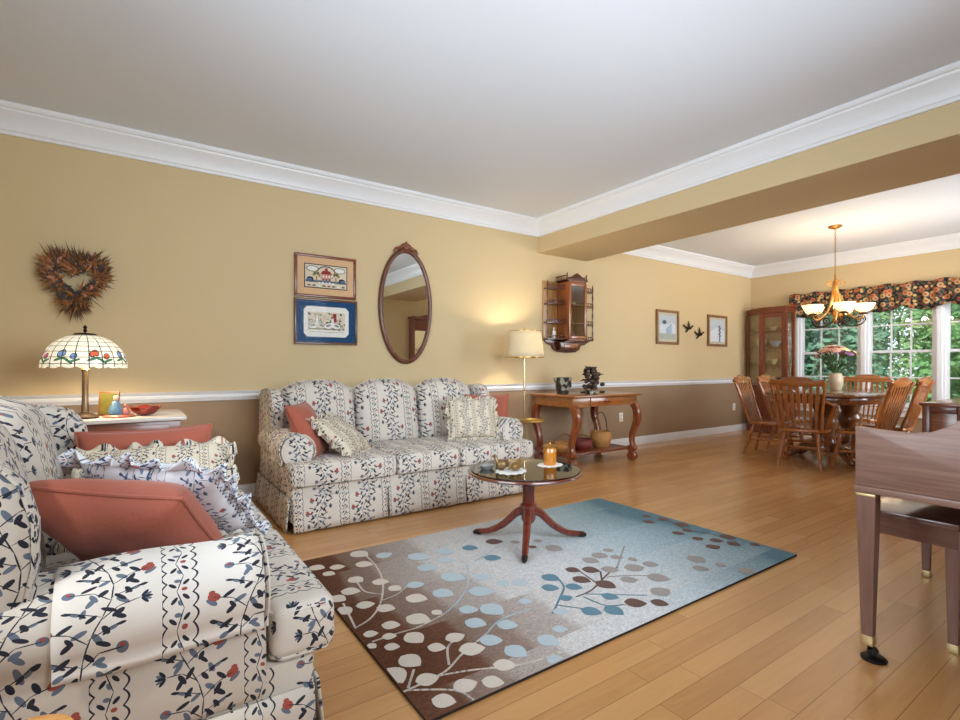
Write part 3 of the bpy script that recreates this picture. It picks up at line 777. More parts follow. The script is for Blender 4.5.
def at_table(px, Y):  # X on the line of sight through column px at depth Y
    r = (px-480)/F_PX; return Y*(FWD[0]+r*RGT[0])/(FWD[1]+r*RGT[1])
fx = at_table(108, 3.78)
t = thing('photo_frame', 'small brown framed green and yellow picture standing on the end table', 'picture frame', (fx, 3.80, 0.7505), math.radians(-20), rot=(math.radians(-8), 0, math.radians(-20)))
b = MB(); b.box(-0.055, 0.055, -0.006, 0.006, 0, 0.15, 0.003); b.build('frame', mat('frame_brown', (96, 62, 34), 0.4), t)
b = MB(); b.box(-0.043, 0.043, -0.008, -0.006, 0.012, 0.138); b.build('picture', mat('garden_picture', (92, 88, 30), 0.4, var=0.7, nscale=30), t)
fx = at_table(119, 3.68)
t = thing('figurine', 'porcelain figurine of a seated person in blue with a child on the end table', 'figurine', (fx, 3.68, 0.7505))
b = MB(); b.lathe([(0, 0), (0.065, 0), (0.068, 0.008), (0.058, 0.016), (0, 0.016)], n=20, sx=1.2); b.build('plinth', mat('plinth_rose', (146, 84, 70), 0.4), t)
b = MB(); b.lathe([(0.036, 0.016), (0.04, 0.03), (0.034, 0.055), (0.022, 0.078), (0.018, 0.092), (0.008, 0.1)], (-0.015, 0, 0), 14); b.tube([(-0.03, -0.005, 0.085), (-0.02, -0.028, 0.06), (0.0, -0.03, 0.052)], 0.007, 6); b.build('blue_dress', mat('porcelain_blue', (84, 122, 154), 0.25, var=0.3, nscale=60), t)
b = MB(); b.ball((-0.015, -0.002, 0.112), (0.013, 0.014, 0.016)); b.ball((-0.015, 0.002, 0.119), (0.015, 0.015, 0.012)); b.build('head', mat('porcelain_skin', (214, 184, 160), 0.3), t)
b = MB(); b.lathe([(0.02, 0.016), (0.022, 0.03), (0.014, 0.05), (0.006, 0.058)], (0.035, -0.01, 0), 12); b.ball((0.035, -0.01, 0.067), 0.011); b.build('child', mat('porcelain_rose', (176, 110, 100), 0.3, var=0.3, nscale=50), t)
fx = at_table(145, 3.74)
t = thing('bowl', 'small red bowl with a wavy rim on the end table', 'bowl', (fx, 3.74, 0.7505))
b = MB(); b.grid(lambda u, v: Vector(((0.022+0.062*v**0.6)*math.cos(2*PI*u), (0.022+0.062*v**0.6)*math.sin(2*PI*u), 0.004+0.05*v**1.3+0.006*v*math.sin(2*PI*u*5))), 40, 8, closed_u=True)
b.lathe([(0, 0.001), (0.022, 0.001), (0.024, 0.006), (0, 0.006)], n=20); b.build('dish', mat('red_glaze', (128, 38, 22), 0.2, coat=0.5), t, solid=0.004, ang=60)
# ------------------------------------------------------------------ heart wreath on the wall
def heart(t_, s=1.0):
    x = 16*math.sin(t_)**3; z = 13*math.cos(t_)-5*math.cos(2*t_)-2*math.cos(3*t_)-math.cos(4*t_)
    return x/16*s, z/16*s
HX, HZ = -0.345, 1.665
t = thing('heart_wreath', 'heart shaped wreath of dried grasses and flowers hung over the leaded lamp', 'wreath', (HX, YN-0.035, HZ-0.01))
b = MB(); b.tube([(heart(2*PI*i/40, 0.125)[0], 0, heart(2*PI*i/40, 0.125)[1]) for i in range(40)], 0.02, 8, closed=True); b.build('ring', mat('vine_twigs', (84, 56, 36), 0.9, var=0.3, nscale=60), t)
def blades(seed, n, ln, wd, spread, depth):
    rnd = random.Random(seed); tb = bmesh.new()
    for i in range(n):
        a = 2*PI*rnd.random(); x, z = heart(a, 0.13); z *= 1.12
        p = Vector((x+rnd.gauss(0, 0.012), -0.012-abs(rnd.gauss(0, 0.012)), z+rnd.gauss(0, 0.012)))
        o = Vector((x*(1 if z > -0.07 else 0.5), 0, z+0.02)).normalized(); o = (o+Vector((rnd.gauss(0, spread), -abs(rnd.gauss(0, depth)), rnd.gauss(0, spread)-0.1))).normalized()
        l = ln*rnd.uniform(0.5, 1.15)*(1.0+0.25*max(0, o.z)+(0.5 if z < -0.10 else 0)); s = o.cross(Vector((0, 1, 0.2))).normalized()*wd*rnd.uniform(0.6, 1.3); c = o.cross(s).normalized()*wd*0.5
        q = [tb.verts.new(v) for v in (p, p+o*l*0.5+s, p+o*l, p+o*l*0.5-s, p+o*l*0.5+c)]
        tb.faces.new([q[0], q[1], q[4]]); tb.faces.new([q[1], q[2], q[4]]); tb.faces.new([q[2], q[3], q[4]]); tb.faces.new([q[3], q[0], q[4]])
    return MB().put(tb)
def keepoff(o):
    for v in o.data.vertices: v.co.y = min(v.co.y, 0.024)
for sd, n, ln, wd, sp, c, nm in ((1, 520, 0.10, 0.0035, 0.55, (104, 74, 48), 'dried_grass'), (2, 420, 0.07, 0.009, 0.9, (160, 104, 60), 'dried_leaves'), (3, 260, 0.06, 0.009, 1.2, (72, 74, 78), 'dried_lavender'), (4, 160, 0.05, 0.011, 1.2, (190, 134, 104), 'dried_flowers')):
    o = blades(sd, n, ln, wd, sp, 0.5).build(nm, mat(nm, c, 0.85, var=0.35, nscale=40), t); o['kind'] = 'stuff'; keepoff(o)

# ------------------------------------------------------------------ framed pictures over the long sofa
def frame_box(b, w_, h_, fw, d0, d1, bev=0.004):
    b.box(-w_/2, w_/2, d0, d1, h_/2-fw, h_/2, bev); b.box(-w_/2, w_/2, d0, d1, -h_/2, -h_/2+fw, bev)
    b.box(-w_/2, -w_/2+fw, d0, d1, -h_/2+fw, h_/2-fw, bev); b.box(w_/2-fw, w_/2, d0, d1, -h_/2+fw, h_/2-fw, bev)
M_PGLASS = glass_mat('picture_glass', (252, 252, 252), 0.0, 0.06)
def sheet(b, pts, y, mi): b.poly([(x, y, z) for x, z in pts], mi)
def oval(cx, cz, rx, rz_, n=16, a=0.0): return [(cx+rx*math.cos(2*PI*i/n)*math.cos(a)-rz_*math.sin(2*PI*i/n)*math.sin(a), cz+rx*math.cos(2*PI*i/n)*math.sin(a)+rz_*math.sin(2*PI*i/n)*math.cos(a)) for i in range(n)]
def rect(x0, x1, z0, z1): return [(x0, z0), (x1, z0), (x1, z1), (x0, z1)]
ART = [mat('thread_cream', (226, 214, 188), 0.9, nscale=120, var=0.15), mat('thread_dark', (44, 40, 48), 0.9), mat('thread_red', (150, 50, 48), 0.9), mat('thread_gold', (176, 136, 66), 0.9), mat('thread_blue', (92, 112, 136), 0.9), mat('thread_green', (74, 92, 66), 0.9), mat('thread_white', (240, 238, 230), 0.9), mat('thread_rose', (204, 150, 128), 0.9), mat('thread_grey', (150, 146, 142), 0.9)]
t = thing('framed_picture', 'framed stitched sampler of a red roofed house with peach mat over the blue matted picture', 'picture', (1.369, YN-0.002, 1.842))
b = MB(); frame_box(b, 0.54, 0.37, 0.022, -0.026, 0.0); b.build('frame', M_CHERRY, t)
b = MB(); b.box(-0.25, 0.25, -0.012, -0.004, -0.165, 0.165); b.build('mat_board', mat('peach_mat', (226, 184, 140), 0.85), t)
b = MB(); y = -0.0135
W_, H_ = 0.19, 0.105
sheet(b, rect(-W_, W_, -H_, H_), y, 1); y -= .0008; sheet(b, rect(-W_+.008, W_-.008, -H_+.008, H_-.008), y, 0); y -= .0008
sheet(b, rect(-W_+.012, W_-.012, -0.055, -0.035), y, 4)
for s in (-1, 1):
    sheet(b, oval(s*0.12, 0.062, 0.052, 0.026), y, 1); sheet(b, oval(s*0.12, 0.062, 0.046, 0.021), y-.0008, 6)
    sheet(b, rect(s*0.085-0.006, s*0.085+0.006, -0.05, 0.0), y-.0008, 3)
    for k in range(5): sheet(b, oval(s*0.085+(k-2)*0.012, 0.012+0.012*(2-abs(k-2)), 0.012, 0.014, 10), y-.0010-k*.0002, (3, 5, 3, 5, 3)[k])
    sheet(b, oval(s*0.14, -0.03, 0.03, 0.022), y-.0008, 1); sheet(b, oval(s*0.145, -0.035, 0.024, 0.014), y-.0016, 4)
sheet(b, oval(0, 0.035, 0.082, 0.058, 24), y-.0004, 1); sheet(b, oval(0, 0.032, 0.074, 0.052, 24), y-.0012, 0)
sheet(b, rect(-0.042, 0.042, -0.035, 0.022), y-.0018, 7); sheet(b, [(-0.052, 0.022), (0.052, 0.022), (0.03, 0.052), (-0.03, 0.052)], y-.0020, 2); sheet(b, rect(-0.012, 0.012, 0.05, 0.075), y-.0021, 2)
for k in (-1, 0, 1): sheet(b, rect(k*0.026-.006, k*0.026+.006, -0.008, 0.01), y-.0024, 6); sheet(b, rect(k*0.026-.005, k*0.026+.005, -0.033, -0.018), y-.0024, 1)
for k in range(5): sheet(b, oval(-0.06+k*0.03, -0.058+0.004*(k % 2), 0.011, 0.008, 10), y-.0026, 6)
for k in range(8): sheet(b, oval(-0.15+k*0.043, -0.082, 0.016, 0.006, 10), y-.0026, (2, 1, 6, 1)[k % 4])
b.build('stitched_art', ART, t)
b = MB(); b.box(-0.248, 0.248, -0.019, -0.0175, -0.163, 0.163); b.build('glazing', M_PGLASS, t)

t = thing('framed_picture', 'framed drawing of white geese in a wide navy blue mat below the house sampler', 'picture', (1.374, YN-0.002, 1.446))
b = MB(); frame_box(b, 0.555, 0.40, 0.02, -0.026, 0.0); b.build('frame', wood('walnut_frame', (74, 44, 26), (108, 68, 42), 'X'), t)
b = MB(); b.box(-0.262, 0.262, -0.012, -0.004, -0.182, 0.182); b.build('mat_board', mat('navy_mat', (18, 70, 112), 0.85), t)
b = MB(); y = -0.0135; W_, H_, c = 0.198, 0.132, 0.03
oc = lambda w_, h_, c: [(-w_+c, -h_), (w_-c, -h_), (w_, -h_+c), (w_, h_-c), (w_-c, h_), (-w_+c, h_), (-w_, h_-c), (-w_, -h_+c)]
sheet(b, oc(W_, H_, c), y, 6); y -= .0008; sheet(b, rect(-0.165, 0.165, -0.075, 0.085), y, 0); y -= .0008
rnd = random.Random(4)
for k in range(60):
    x = rnd.uniform(-0.16, 0.16); z = rnd.uniform(-0.07, 0.075); sheet(b, oval(x, z, rnd.uniform(.005, .012), rnd.uniform(.004, .01), 8), y-.0001*k*0.1, rnd.choice((1, 8, 4, 7, 5)))
for k, gx in enumerate((-0.115, -0.055, 0.02, 0.08)):
    s = -1 if k % 2 else 1
    sheet(b, oval(gx, -0.035, 0.046, 0.030, 16, 0.2*s), y-.0009-k*.0002, 1); sheet(b, [(gx+s*0.015, -0.03), (gx+s*0.039, -0.025), (gx+s*0.040, 0.05), (gx+s*0.018, 0.05)], y-.0009-k*.0002, 8)
    sheet(b, oval(gx, -0.035, 0.042, 0.026, 16, 0.2*s), y-.0012-k*.0002, 6 if k != 1 else 0); sheet(b, oval(gx-s*.008, -0.032, 0.024, 0.010, 12, 0.3*s), y-.0021-k*.0002, 8)
    sheet(b, [(gx+s*0.018, -0.03), (gx+s*0.036, -0.025), (gx+s*0.034, 0.035), (gx+s*0.022, 0.035)], y-.0020-k*.0002, 6)
    sheet(b, oval(gx+s*0.03, 0.04, 0.011, 0.009, 10), y-.0024-k*.0001, 6 if k != 3 else 2); sheet(b, [(gx+s*0.038, 0.036), (gx+s*0.053, 0.036), (gx+s*0.038, 0.043)], y-.0026, 3)
sheet(b, rect(0.055, 0.085, 0.0, 0.075), y-.0011, 2)
for k in range(16): sheet(b, rect(-0.15+k*0.019, -0.15+k*0.019+0.012, -0.092, -0.088), y-.001, 1)
for k in range(12): sheet(b, rect(-0.15+k*0.026, -0.15+k*0.026+0.016, -0.068, -0.063), y-.0022, (1, 5)[k % 2])
b.build('drawn_art', ART, t)
b = MB(); b.box(-0.26, 0.26, -0.0195, -0.018, -0.18, 0.18); b.build('glazing', M_PGLASS, t)

# ------------------------------------------------------------------ oval mirror
t = thing('oval_mirror', 'tall oval mirror in a carved dark wood frame over the long sofa', 'mirror', (2.14, YN-0.003, 1.635))
rx, rz_ = 0.262, 0.535
ring = [(rx*math.cos(2*PI*i/64), -0.016, rz_*math.sin(2*PI*i/64)) for i in range(64)]
b = MB(); b.tube(ring, 0.022, 10, closed=True, flat=1.0)
b.tube([(x*0.945, -0.028, z*0.97) for x, _, z in ring], 0.006, 6, closed=True); b.build('frame', wood('mirror_frame_wood', (74, 36, 20), (112, 60, 34), 'Z'), t)
b = MB(); b.prism([(0.958*rx*math.cos(2*PI*i/64), 0.975*rz_*math.sin(2*PI*i/64)) for i in range(64)], -0.020, -0.016, 'XZ'); b.build('mirror_glass', M_MIRROR, t)
b = MB()
for k in range(9):
    a = (k-4)/4; b.ball((a*0.075, -0.02, 0.545+0.045*(1-a*a)), (0.02-0.006*abs(a), 0.013, 0.026-0.010*abs(a)), u=10, v=7)
b.ball((0, -0.024, 0.60), (0.012, 0.012, 0.028)); b.ball((0, -0.03, 0.56), (0.03, 0.014, 0.022))
for s in (-1, 1): b.tube([(s*0.07, -0.02, 0.56), (s*0.11, -0.02, 0.545), (s*0.125, -0.02, 0.52), (s*0.115, -0.02, 0.505)], [0.014, 0.012, 0.009, 0.006], 8)
b.build('crest', M_CHERRY, t)

# tall hall mirror across the room, seen in the oval mirror
t = thing('hall_mirror', 'tall dark wood framed hall mirror standing against the opposite wall', 'mirror', (4.90, YS+0.04, 0))
b = MB()
b.box(-0.45, -0.34, -0.03, 0.04, 0, 2.0, 0.008); b.box(0.34, 0.45, -0.03, 0.04, 0, 2.0, 0.008); b.box(-0.34, 0.34, -0.03, 0.04, 1.78, 2.0, 0.006); b.box(-0.34, 0.34, -0.03, 0.04, 0, 0.32, 0.006)
b.build('frame', M_CHERRYZ, t)
b = MB(); b.prism([(-0.47, 2.0), (0.47, 2.0), (0.47, 2.04), (0.40, 2.06), (0.22, 2.05), (0.10, 2.10), (-0.10, 2.10), (-0.22, 2.05), (-0.40, 2.06), (-0.47, 2.04)], -0.03, 0.05, 'XZ', 0.004); b.build('crest', M_CHERRY, t)
b = MB(); b.box(-0.34, 0.34, 0.0, 0.006, 0.32, 1.78); b.build('mirror_glass', M_MIRROR, t)

# ------------------------------------------------------------------ floor lamp with tray
FX, FY = 3.31, 4.02
t = thing('floor_lamp', 'brass floor lamp with a cream drum shade and round tray between sofa and console', 'lamp', (FX, FY, 0))
b = MB(); b.lathe([(0, 0), (0.13, 0), (0.135, 0.012), (0.11, 0.022), (0.03, 0.034), (0.014, 0.05), (0, 0.05)], n=32); b.build('base', M_PALEB, t)
b = MB(); b.lathe([(0.011, 0.045), (0.011, 1.30)], n=12)
b.lathe([(0.011, 0.46), (0.022, 0.47), (0.022, 0.50), (0.011, 0.51)], n=14); b.lathe([(0.011, 0.80), (0.017, 0.81), (0.011, 0.82)], n=12); b.build('pole', M_PALEB, t)
b = MB(); b.lathe([(0, 0.484), (0.13, 0.484), (0.138, 0.490), (0.138, 0.506), (0.132, 0.506), (0.13, 0.492), (0, 0.492)], (0.062, -0.042, 0), n=40); b.build('tray', mat('tray_brass', (196, 158, 84), 0.45, 0.7), t)
def lamp_shade_mat():
    m, nt, p, out = newmat('linen_lamp_shade')
    tc = N(nt, 'ShaderNodeTexCoord'); mp = N(nt, 'ShaderNodeMapping'); mp.inputs['Scale'].default_value = (60, 60, 300); L(nt, tc.outputs['Object'], mp.inputs['Vector'])
    no = N(nt, 'ShaderNodeTexNoise'); no.inputs['Scale'].default_value = 1.5; L(nt, mp.outputs[0], no.inputs['Vector'])
    c = mix_n(nt, no.outputs['Fac'], lin((222, 210, 180)), lin((248, 242, 222)))
    L(nt, c, p.inputs['Base Color']); p.inputs['Roughness'].default_value = 0.9
    tl = N(nt, 'ShaderNodeBsdfTranslucent'); L(nt, c, tl.inputs[0])
    mx = N(nt, 'ShaderNodeMixShader'); mx.inputs[0].default_value = 0.45; L(nt, p.outputs[0], mx.inputs[1]); L(nt, tl.outputs[0], mx.inputs[2]); L(nt, mx.outputs[0], out.inputs[0])
    return m
b = MB(); b.grid(lambda u, v: Vector(((0.205-0.035*v)*math.cos(2*PI*u), (0.205-0.035*v)*math.sin(2*PI*u), 1.150+0.27*v)), 48, 4, closed_u=True); b.build('lamp_shade', lamp_shade_mat(), t, solid=0.003, ang=60)
b = MB(); b.tube([(0.205*math.cos(2*PI*i/40), 0.205*math.sin(2*PI*i/40), 1.150) for i in range(40)], 0.004, 6, closed=True); b.tube([(0.170*math.cos(2*PI*i/40), 0.170*math.sin(2*PI*i/40), 1.420) for i in range(40)], 0.004, 6, closed=True)
for k in range(3): b.tube([(0.168*math.cos(k*2.094), 0.168*math.sin(k*2.094), 1.418), (0, 0, 1.405)], 0.002, 5)
b.lathe([(0.004, 1.28), (0.004, 1.41), (0.009, 1.42), (0.009, 1.435), (0.004, 1.445), (0.007, 1.455), (0, 1.462)], n=10); b.build('harp', M_BRASS, t)
b = MB(); b.ball((0.0, 0, 1.33), (0.026, 0.026, 0.036)); b.build('light_bulb', mat('lit_bulb', (255, 226, 170), 0.4, emit=(255, 222, 160), estr=4), t)
bulb((FX+0.045, FY, 1.34), 13.0, 0.03, (1.0, 0.84, 0.62))

# ------------------------------------------------------------------ console table
CX, CY = 4.13, 3.93
t = thing('console_table', 'oak library console table with scrolled legs and a low shelf by the wall', 'table', (CX, CY, 0))
b = MB(); b.box(-0.525, 0.525, -0.34, 0.34, 0.735, 0.760, 0.008); b.build('tabletop', M_CONS, t)
b = MB(); b.box(-0.50, 0.50, -0.29, 0.29, 0.635, 0.7345, 0.003); b.build('apron', M_CONS, t)
b = MB(); b.box(-0.25, 0.25, -0.298, -0.2905, 0.645, 0.725, 0.003); dr = b.build('drawer', M_OAKX, t)
b = MB(); b.tube([(-0.04, -0.299, 0.69), (-0.03, -0.315, 0.682), (0.03, -0.315, 0.682), (0.04, -0.299, 0.69)], 0.005, 6); b.build('pull', M_DKBRN, dr)
def scroll_leg(b, sx, sy):
    path = [(0.0, 0.64), (-0.035, 0.60), (-0.055, 0.54), (-0.05, 0.46), (-0.02, 0.38), (0.012, 0.30), (0.02, 0.22), (0.0, 0.16), (-0.03, 0.13)]
    c = catmull([(0, p[0], p[1]) for p in path], 5)
    n = len(c); L_, R_ = [], []
    for i, p in enumerate(c):
        tg = (c[min(i+1, n-1)]-c[max(i-1, 0)]).normalized(); nn = Vector((0, tg.z, -tg.y))
        w_ = 0.031-0.008*(i/n)+0.008*math.sin(i/n*PI*2)
        L_.append(p+nn*w_); R_.append(p-nn*w_)
    poly = [(v.y, v.z) for v in L_]+[(v.y, v.z) for v in reversed(R_)]
    poly = [(sy*0.265+(-sy)*y_ if True else 0, z) for y_, z in poly]
    b.prism(poly, sx*0.47-0.032, sx*0.47+0.032, 'YZ', 0.006)
    for (yy, zz, r) in ((0.25, 0.055, 0.055), (0.235, 0.135, 0.04)):
        b.lathe([(0, -0.034), (r*0.9, -0.034), (r, -0.026), (r, 0.026), (r*0.9, 0.034), (0, 0.034)], n=22, M=Tr(sx*0.47, sy*yy, zz) @ Ry(R90))
for sx in (-1, 1):
    for sy in (-1, 1):
        b = MB(); scroll_leg(b, sx, sy); b.build('leg', M_CHERRYZ if sy > 0 else wood('console_leg_wood', (104, 50, 26), (150, 82, 42), 'Z', coat=0.5), t)
b = MB(); b.box(-0.50, 0.50, -0.21, 0.21, 0.120, 0.145, 0.005); b.build('shelf', M_CHERRY, t)
# on the console
t = thing('pot', 'small dark patterned square pot on the console table end nearest the floor lamp', 'pot', (3.70, 3.86, 0.7605))
b = MB(); b.lathe([(0, 0), (0.060, 0), (0.064, 0.01), (0.070, 0.06), (0.092, 0.15), (0.098, 0.18), (0.090, 0.18), (0.065, 0.06), (0, 0.012)], n=24)
def mottled(name, a, c, sc):
    m, nt, p, out = newmat(name); tc = N(nt, 'ShaderNodeTexCoord'); vo = N(nt, 'ShaderNodeTexVoronoi'); vo.inputs['Scale'].default_value = sc; L(nt, tc.outputs['Object'], vo.inputs['Vector'])
    sep = N(nt, 'ShaderNodeSeparateColor'); L(nt, vo.outputs['Color'], sep.inputs[0])
    L(nt, mix_n(nt, math_n(nt, 'GREATER_THAN', sep.outputs[0], 0.55), lin(a), lin(c)), p.inputs['Base Color']); p.inputs['Roughness'].default_value = 0.3
    return m
b.build('body', mottled('pot_glaze', (44, 40, 36), (150, 150, 136), 22), t)
b = MB(); b.tube([(0.084, 0, 0.14), (0.118, 0, 0.13), (0.12, 0, 0.08), (0.070, 0, 0.05)], 0.008, 8); b.build('handle', M_BLACK, t)
SCU = t = thing('sculpture', 'dark bronze tree sculpture with round leaves on the console table', 'sculpture', (4.23, 3.93, 0.7605))
b = MB(); b.lathe([(0, 0), (0.10, 0), (0.10, 0.012), (0.03, 0.022), (0.015, 0.03), (0, 0.03)], n=24, sy=0.5); b.build('plinth', M_DKBRN, t)
b = MB(); rnd = random.Random(8)
b.tube([(0, 0, 0.02), (0.01, 0, 0.08), (0, 0, 0.2)], [0.012, 0.01, 0.006], 8)
for k in range(11):
    a = rnd.uniform(-1.5, 1.5); z0 = rnd.uniform(0.04, 0.15); e = (0.10*math.sin(a)*rnd.uniform(.7, 1.1), rnd.uniform(-0.03, 0.03), z0+0.07*math.cos(a)+0.02)
    b.tube([(0.005, 0, z0), ((e[0])*0.5, e[1]*0.5, (z0+e[2])/2+0.02), e], 0.004, 6)
b.build('branches', M_DKBRN, t)
b = MB()
for k in range(46):
    a = rnd.uniform(0, 2*PI); r = math.sqrt(rnd.random())*0.1; z = 0.03+rnd.random()*0.17
    b.ball((r*math.cos(a)*(1.05-z*2.0), 0.3*r*math.sin(a), z), (0.019, 0.008, 0.017), u=8, v=6)
o = b.build('foliage', mat('bronze_leaf', (66, 48, 34), 0.4, 0.4, var=0.5, nscale=40), t)
SCU.scale = (1.8, 1.5, 1.4)
t = thing('trinket_box', 'small low pierced metal box in front of the bronze tree on the console', 'box', (3.98, 3.70, 0.7605))
b = MB(); b.box(-0.075, 0.075, -0.03, 0.03, 0, 0.035, 0.004); b.build('body', mottled('pierced_metal', (36, 32, 30), (160, 146, 120), 45), t)
b = MB(); b.box(-0.078, 0.078, -0.033, 0.033, 0.0355, 0.047, 0.004); b.build('lid', mottled('pierced_metal_lid', (48, 42, 38), (170, 156, 130), 60), t)
# baskets on the low shelf
def basket(label, loc, r, h, hh, material, squash=1.0, bulge=0.2):
    t = thing('basket', label, 'basket', loc)
    b = MB(); prof = [(0, 0.002), (r*0.72, 0.0)]
    for k in range(9):
        v = k/8; prof.append((r*(0.76+0.24*v+bulge*math.sin(PI*v)), h*v))
    prof += [(r*0.94, h), (r*0.72+bulge*r*0.5, h*0.5), (r*0.68, 0.012), (0, 0.012)]
    b.lathe(prof, n=32, sy=squash)
    b.build('weave', material, t)
    b = MB(); b.tube([(r*math.cos(2*PI*i/32), squash*r*math.sin(2*PI*i/32), h) for i in range(32)], 0.008, 6, closed=True); b.build('rim', material, t)
    if hh:
        b = MB(); b.tube([(r*math.cos(PI*i/16), 0, h+hh*math.sin(PI*i/16)) for i in range(17)], 0.007, 6); b.build('handle', mat('basket_handle', (112, 70, 36), 0.6, var=0.2), t)
    return t
basket('low wicker basket with thin arched handle on the console shelf behind the near leg', (3.75, 3.88, 0.1455), 0.10, 0.10, 0.09, M_WICKER)
basket('dark red woven basket in the middle of the console shelf', (4.02, 3.90, 0.1455), 0.11, 0.11, 0.05, mat('red_weave', (112, 40, 30), 0.5, var=0.3, nscale=80, bump=0.7, bscale=120))
basket('round tan basket with tall arched handle on the console shelf', (4.36, 3.93, 0.1455), 0.105, 0.17, 0.22, M_WICKER, bulge=0.28)

# ------------------------------------------------------------------ wall curio cabinet
t = thing('curio_cabinet', 'hanging carved wood curio cabinet with glazed door and side shelves above the console', 'cabinet', (4.265, YN-0.002, 1.20))
MC = wood('curio_wood', (112, 56, 26), (168, 96, 46), 'Z', coat=0.5)
MCD = wood('curio_dark', (64, 28, 16), (96, 46, 26), 'Z', coat=0.4)
D = -0.20; x0, x1 = -0.145, 0.145
b = MB(); b.box(-0.36, 0.145, -0.012, 0, 0.17, 0.86); b.build('back_panel', wood('curio_back', (150, 104, 50), (190, 144, 80), 'Z'), t)
b = MB()
b.box(x0, x0+0.014, D, -0.012, 0.16, 0.86); b.box(x1-0.014, x1, D, -0.012, 0.16, 0.86); b.box(x0, x1, D, -0.012, 0.16, 0.175); b.box(x0, x1, D, -0.012, 0.845, 0.86)
b.build('case', MC, t)
b = MB(); b.box(x0, x0+0.035, D-0.018, D-0.001, 0.18, 0.84, 0.003); b.box(x1-0.035, x1, D-0.018, D-0.001, 0.18, 0.84, 0.003); b.box(x0+0.035, x1-0.035, D-0.018, D-0.001, 0.80, 0.84, 0.003); b.box(x0+0.035, x1-0.035, D-0.018, D-0.001, 0.18, 0.215, 0.003)
dr = b.build('door', MC, t)
b = MB(); b.box(x0+0.03, x1-0.03, D-0.011, D-0.008, 0.21, 0.805); b.build('pane', M_CGLASS, dr)
b = MB(); b.ball((x0+0.018, D-0.026, 0.50), 0.009, u=10, v=7); b.build('knob', M_BRASS, dr)
for z in (0.36, 0.58):
    b = MB(); b.box(x0+0.014, x1-0.014, D+0.005, -0.012, z, z+0.008); b.build('shelf', MC, t)
for s in (-1, 1):
    xa, xb = (x0-0.205, x0) if s < 0 else (x1, x1+0.27)
    for z in (0.17, 0.36, 0.58, 0.76):
        b = MB(); pl = [(xa if s < 0 else xb, -0.012), (xa if s < 0 else xb, -0.075), (xa*0.7+xb*0.3 if s < 0 else xb*0.7+xa*0.3, -0.12), (xb if s < 0 else xa, -0.165), (xb if s < 0 else xa, -0.012)]
        b.prism(pl, z, z+0.012, 'XY'); b.build('side_shelf', MCD, t)
        b = MB(); e0 = Vector((pl[1][0], pl[1][1]+0.006, z)); e1 = Vector((pl[2][0], pl[2][1]+0.006, z)); e2 = Vector((pl[3][0], pl[3][1]+0.006, z))
        for p, q in ((e0, e1), (e1, e2)):
            for k in range(4):
                c = p.lerp(q, (k+0.5)/4); b.tube([c+Vector((0, 0, 0.01)), c+Vector((0, 0, 0.042))], 0.0035, 6)
            b.tube([p+Vector((0, 0, 0.044)), q+Vector((0, 0, 0.044))], 0.005, 6)
        b.build('gallery_rail', MCD, t)
    xo = xa+0.008 if s < 0 else xb-0.008
    b = MB(); pr = [(0.008, 0.182)]
    for k in range(12): pr.append((0.006+0.005*(k % 2), 0.20+k*0.056))
    b.lathe(pr+[(0.003, 0.86), (0.0, 0.87)], (xo, -0.066, 0), 10); b.build('post', MCD, t)
b = MB(); b.prism([(-0.36, 0.17), (0.40, 0.17), (0.30, 0.12), (0.24, 0.11), (0.21, 0.06), (0.15, 0.03), (0.0, 0.022), (-0.15, 0.03), (-0.21, 0.06), (-0.24, 0.11), (-0.30, 0.12)], -0.03, 0.0, 'XZ', 0.004)
b.box(-0.14, 0.14, -0.15, -0.03, 0.145, 0.16, 0.003); b.prism([(-0.18, 0.145), (0.18, 0.145), (0.14, 0.05), (-0.14, 0.05)], -0.10, -0.03, 'XZ', 0.004); b.build('bracket', MCD, t)
b = MB(); b.box(-0.11, 0.11, -0.106, -0.101, 0.075, 0.125, 0.002); b.build('carved_plaque', MC, t)
b = MB(); b.prism([(-0.17, 0.862), (0.17, 0.862), (0.17, 0.885), (0.10, 0.90), (0.05, 0.93), (0, 0.955), (-0.05, 0.93), (-0.10, 0.90), (-0.17, 0.885)], D-0.01, D+0.004, 'XZ', 0.003)
b.box(x0-0.02, x1+0.02, D-0.02, -0.0, 0.8605, 0.872, 0.003)
for k in range(7):
    b.tube([(x1+0.012, D+0.02+k*0.025, 0.872), (x1+0.012, D+0.02+k*0.025, 0.915)], 0.004, 6); b.tube([(x0-0.012, D+0.02+k*0.025, 0.872), (x0-0.012, D+0.02+k*0.025, 0.915)], 0.004, 6)
for s in (-1, 1): b.tube([(s*0.157, D+0.01, 0.918), (s*0.157, -0.01, 0.918)], 0.006, 6); b.lathe([(0.01, 0.87), (0.006, 0.92), (0.010, 0.935), (0, 0.955)], (s*0.157, D+0.0, 0), 10)
b.build('cresting', MCD, t)
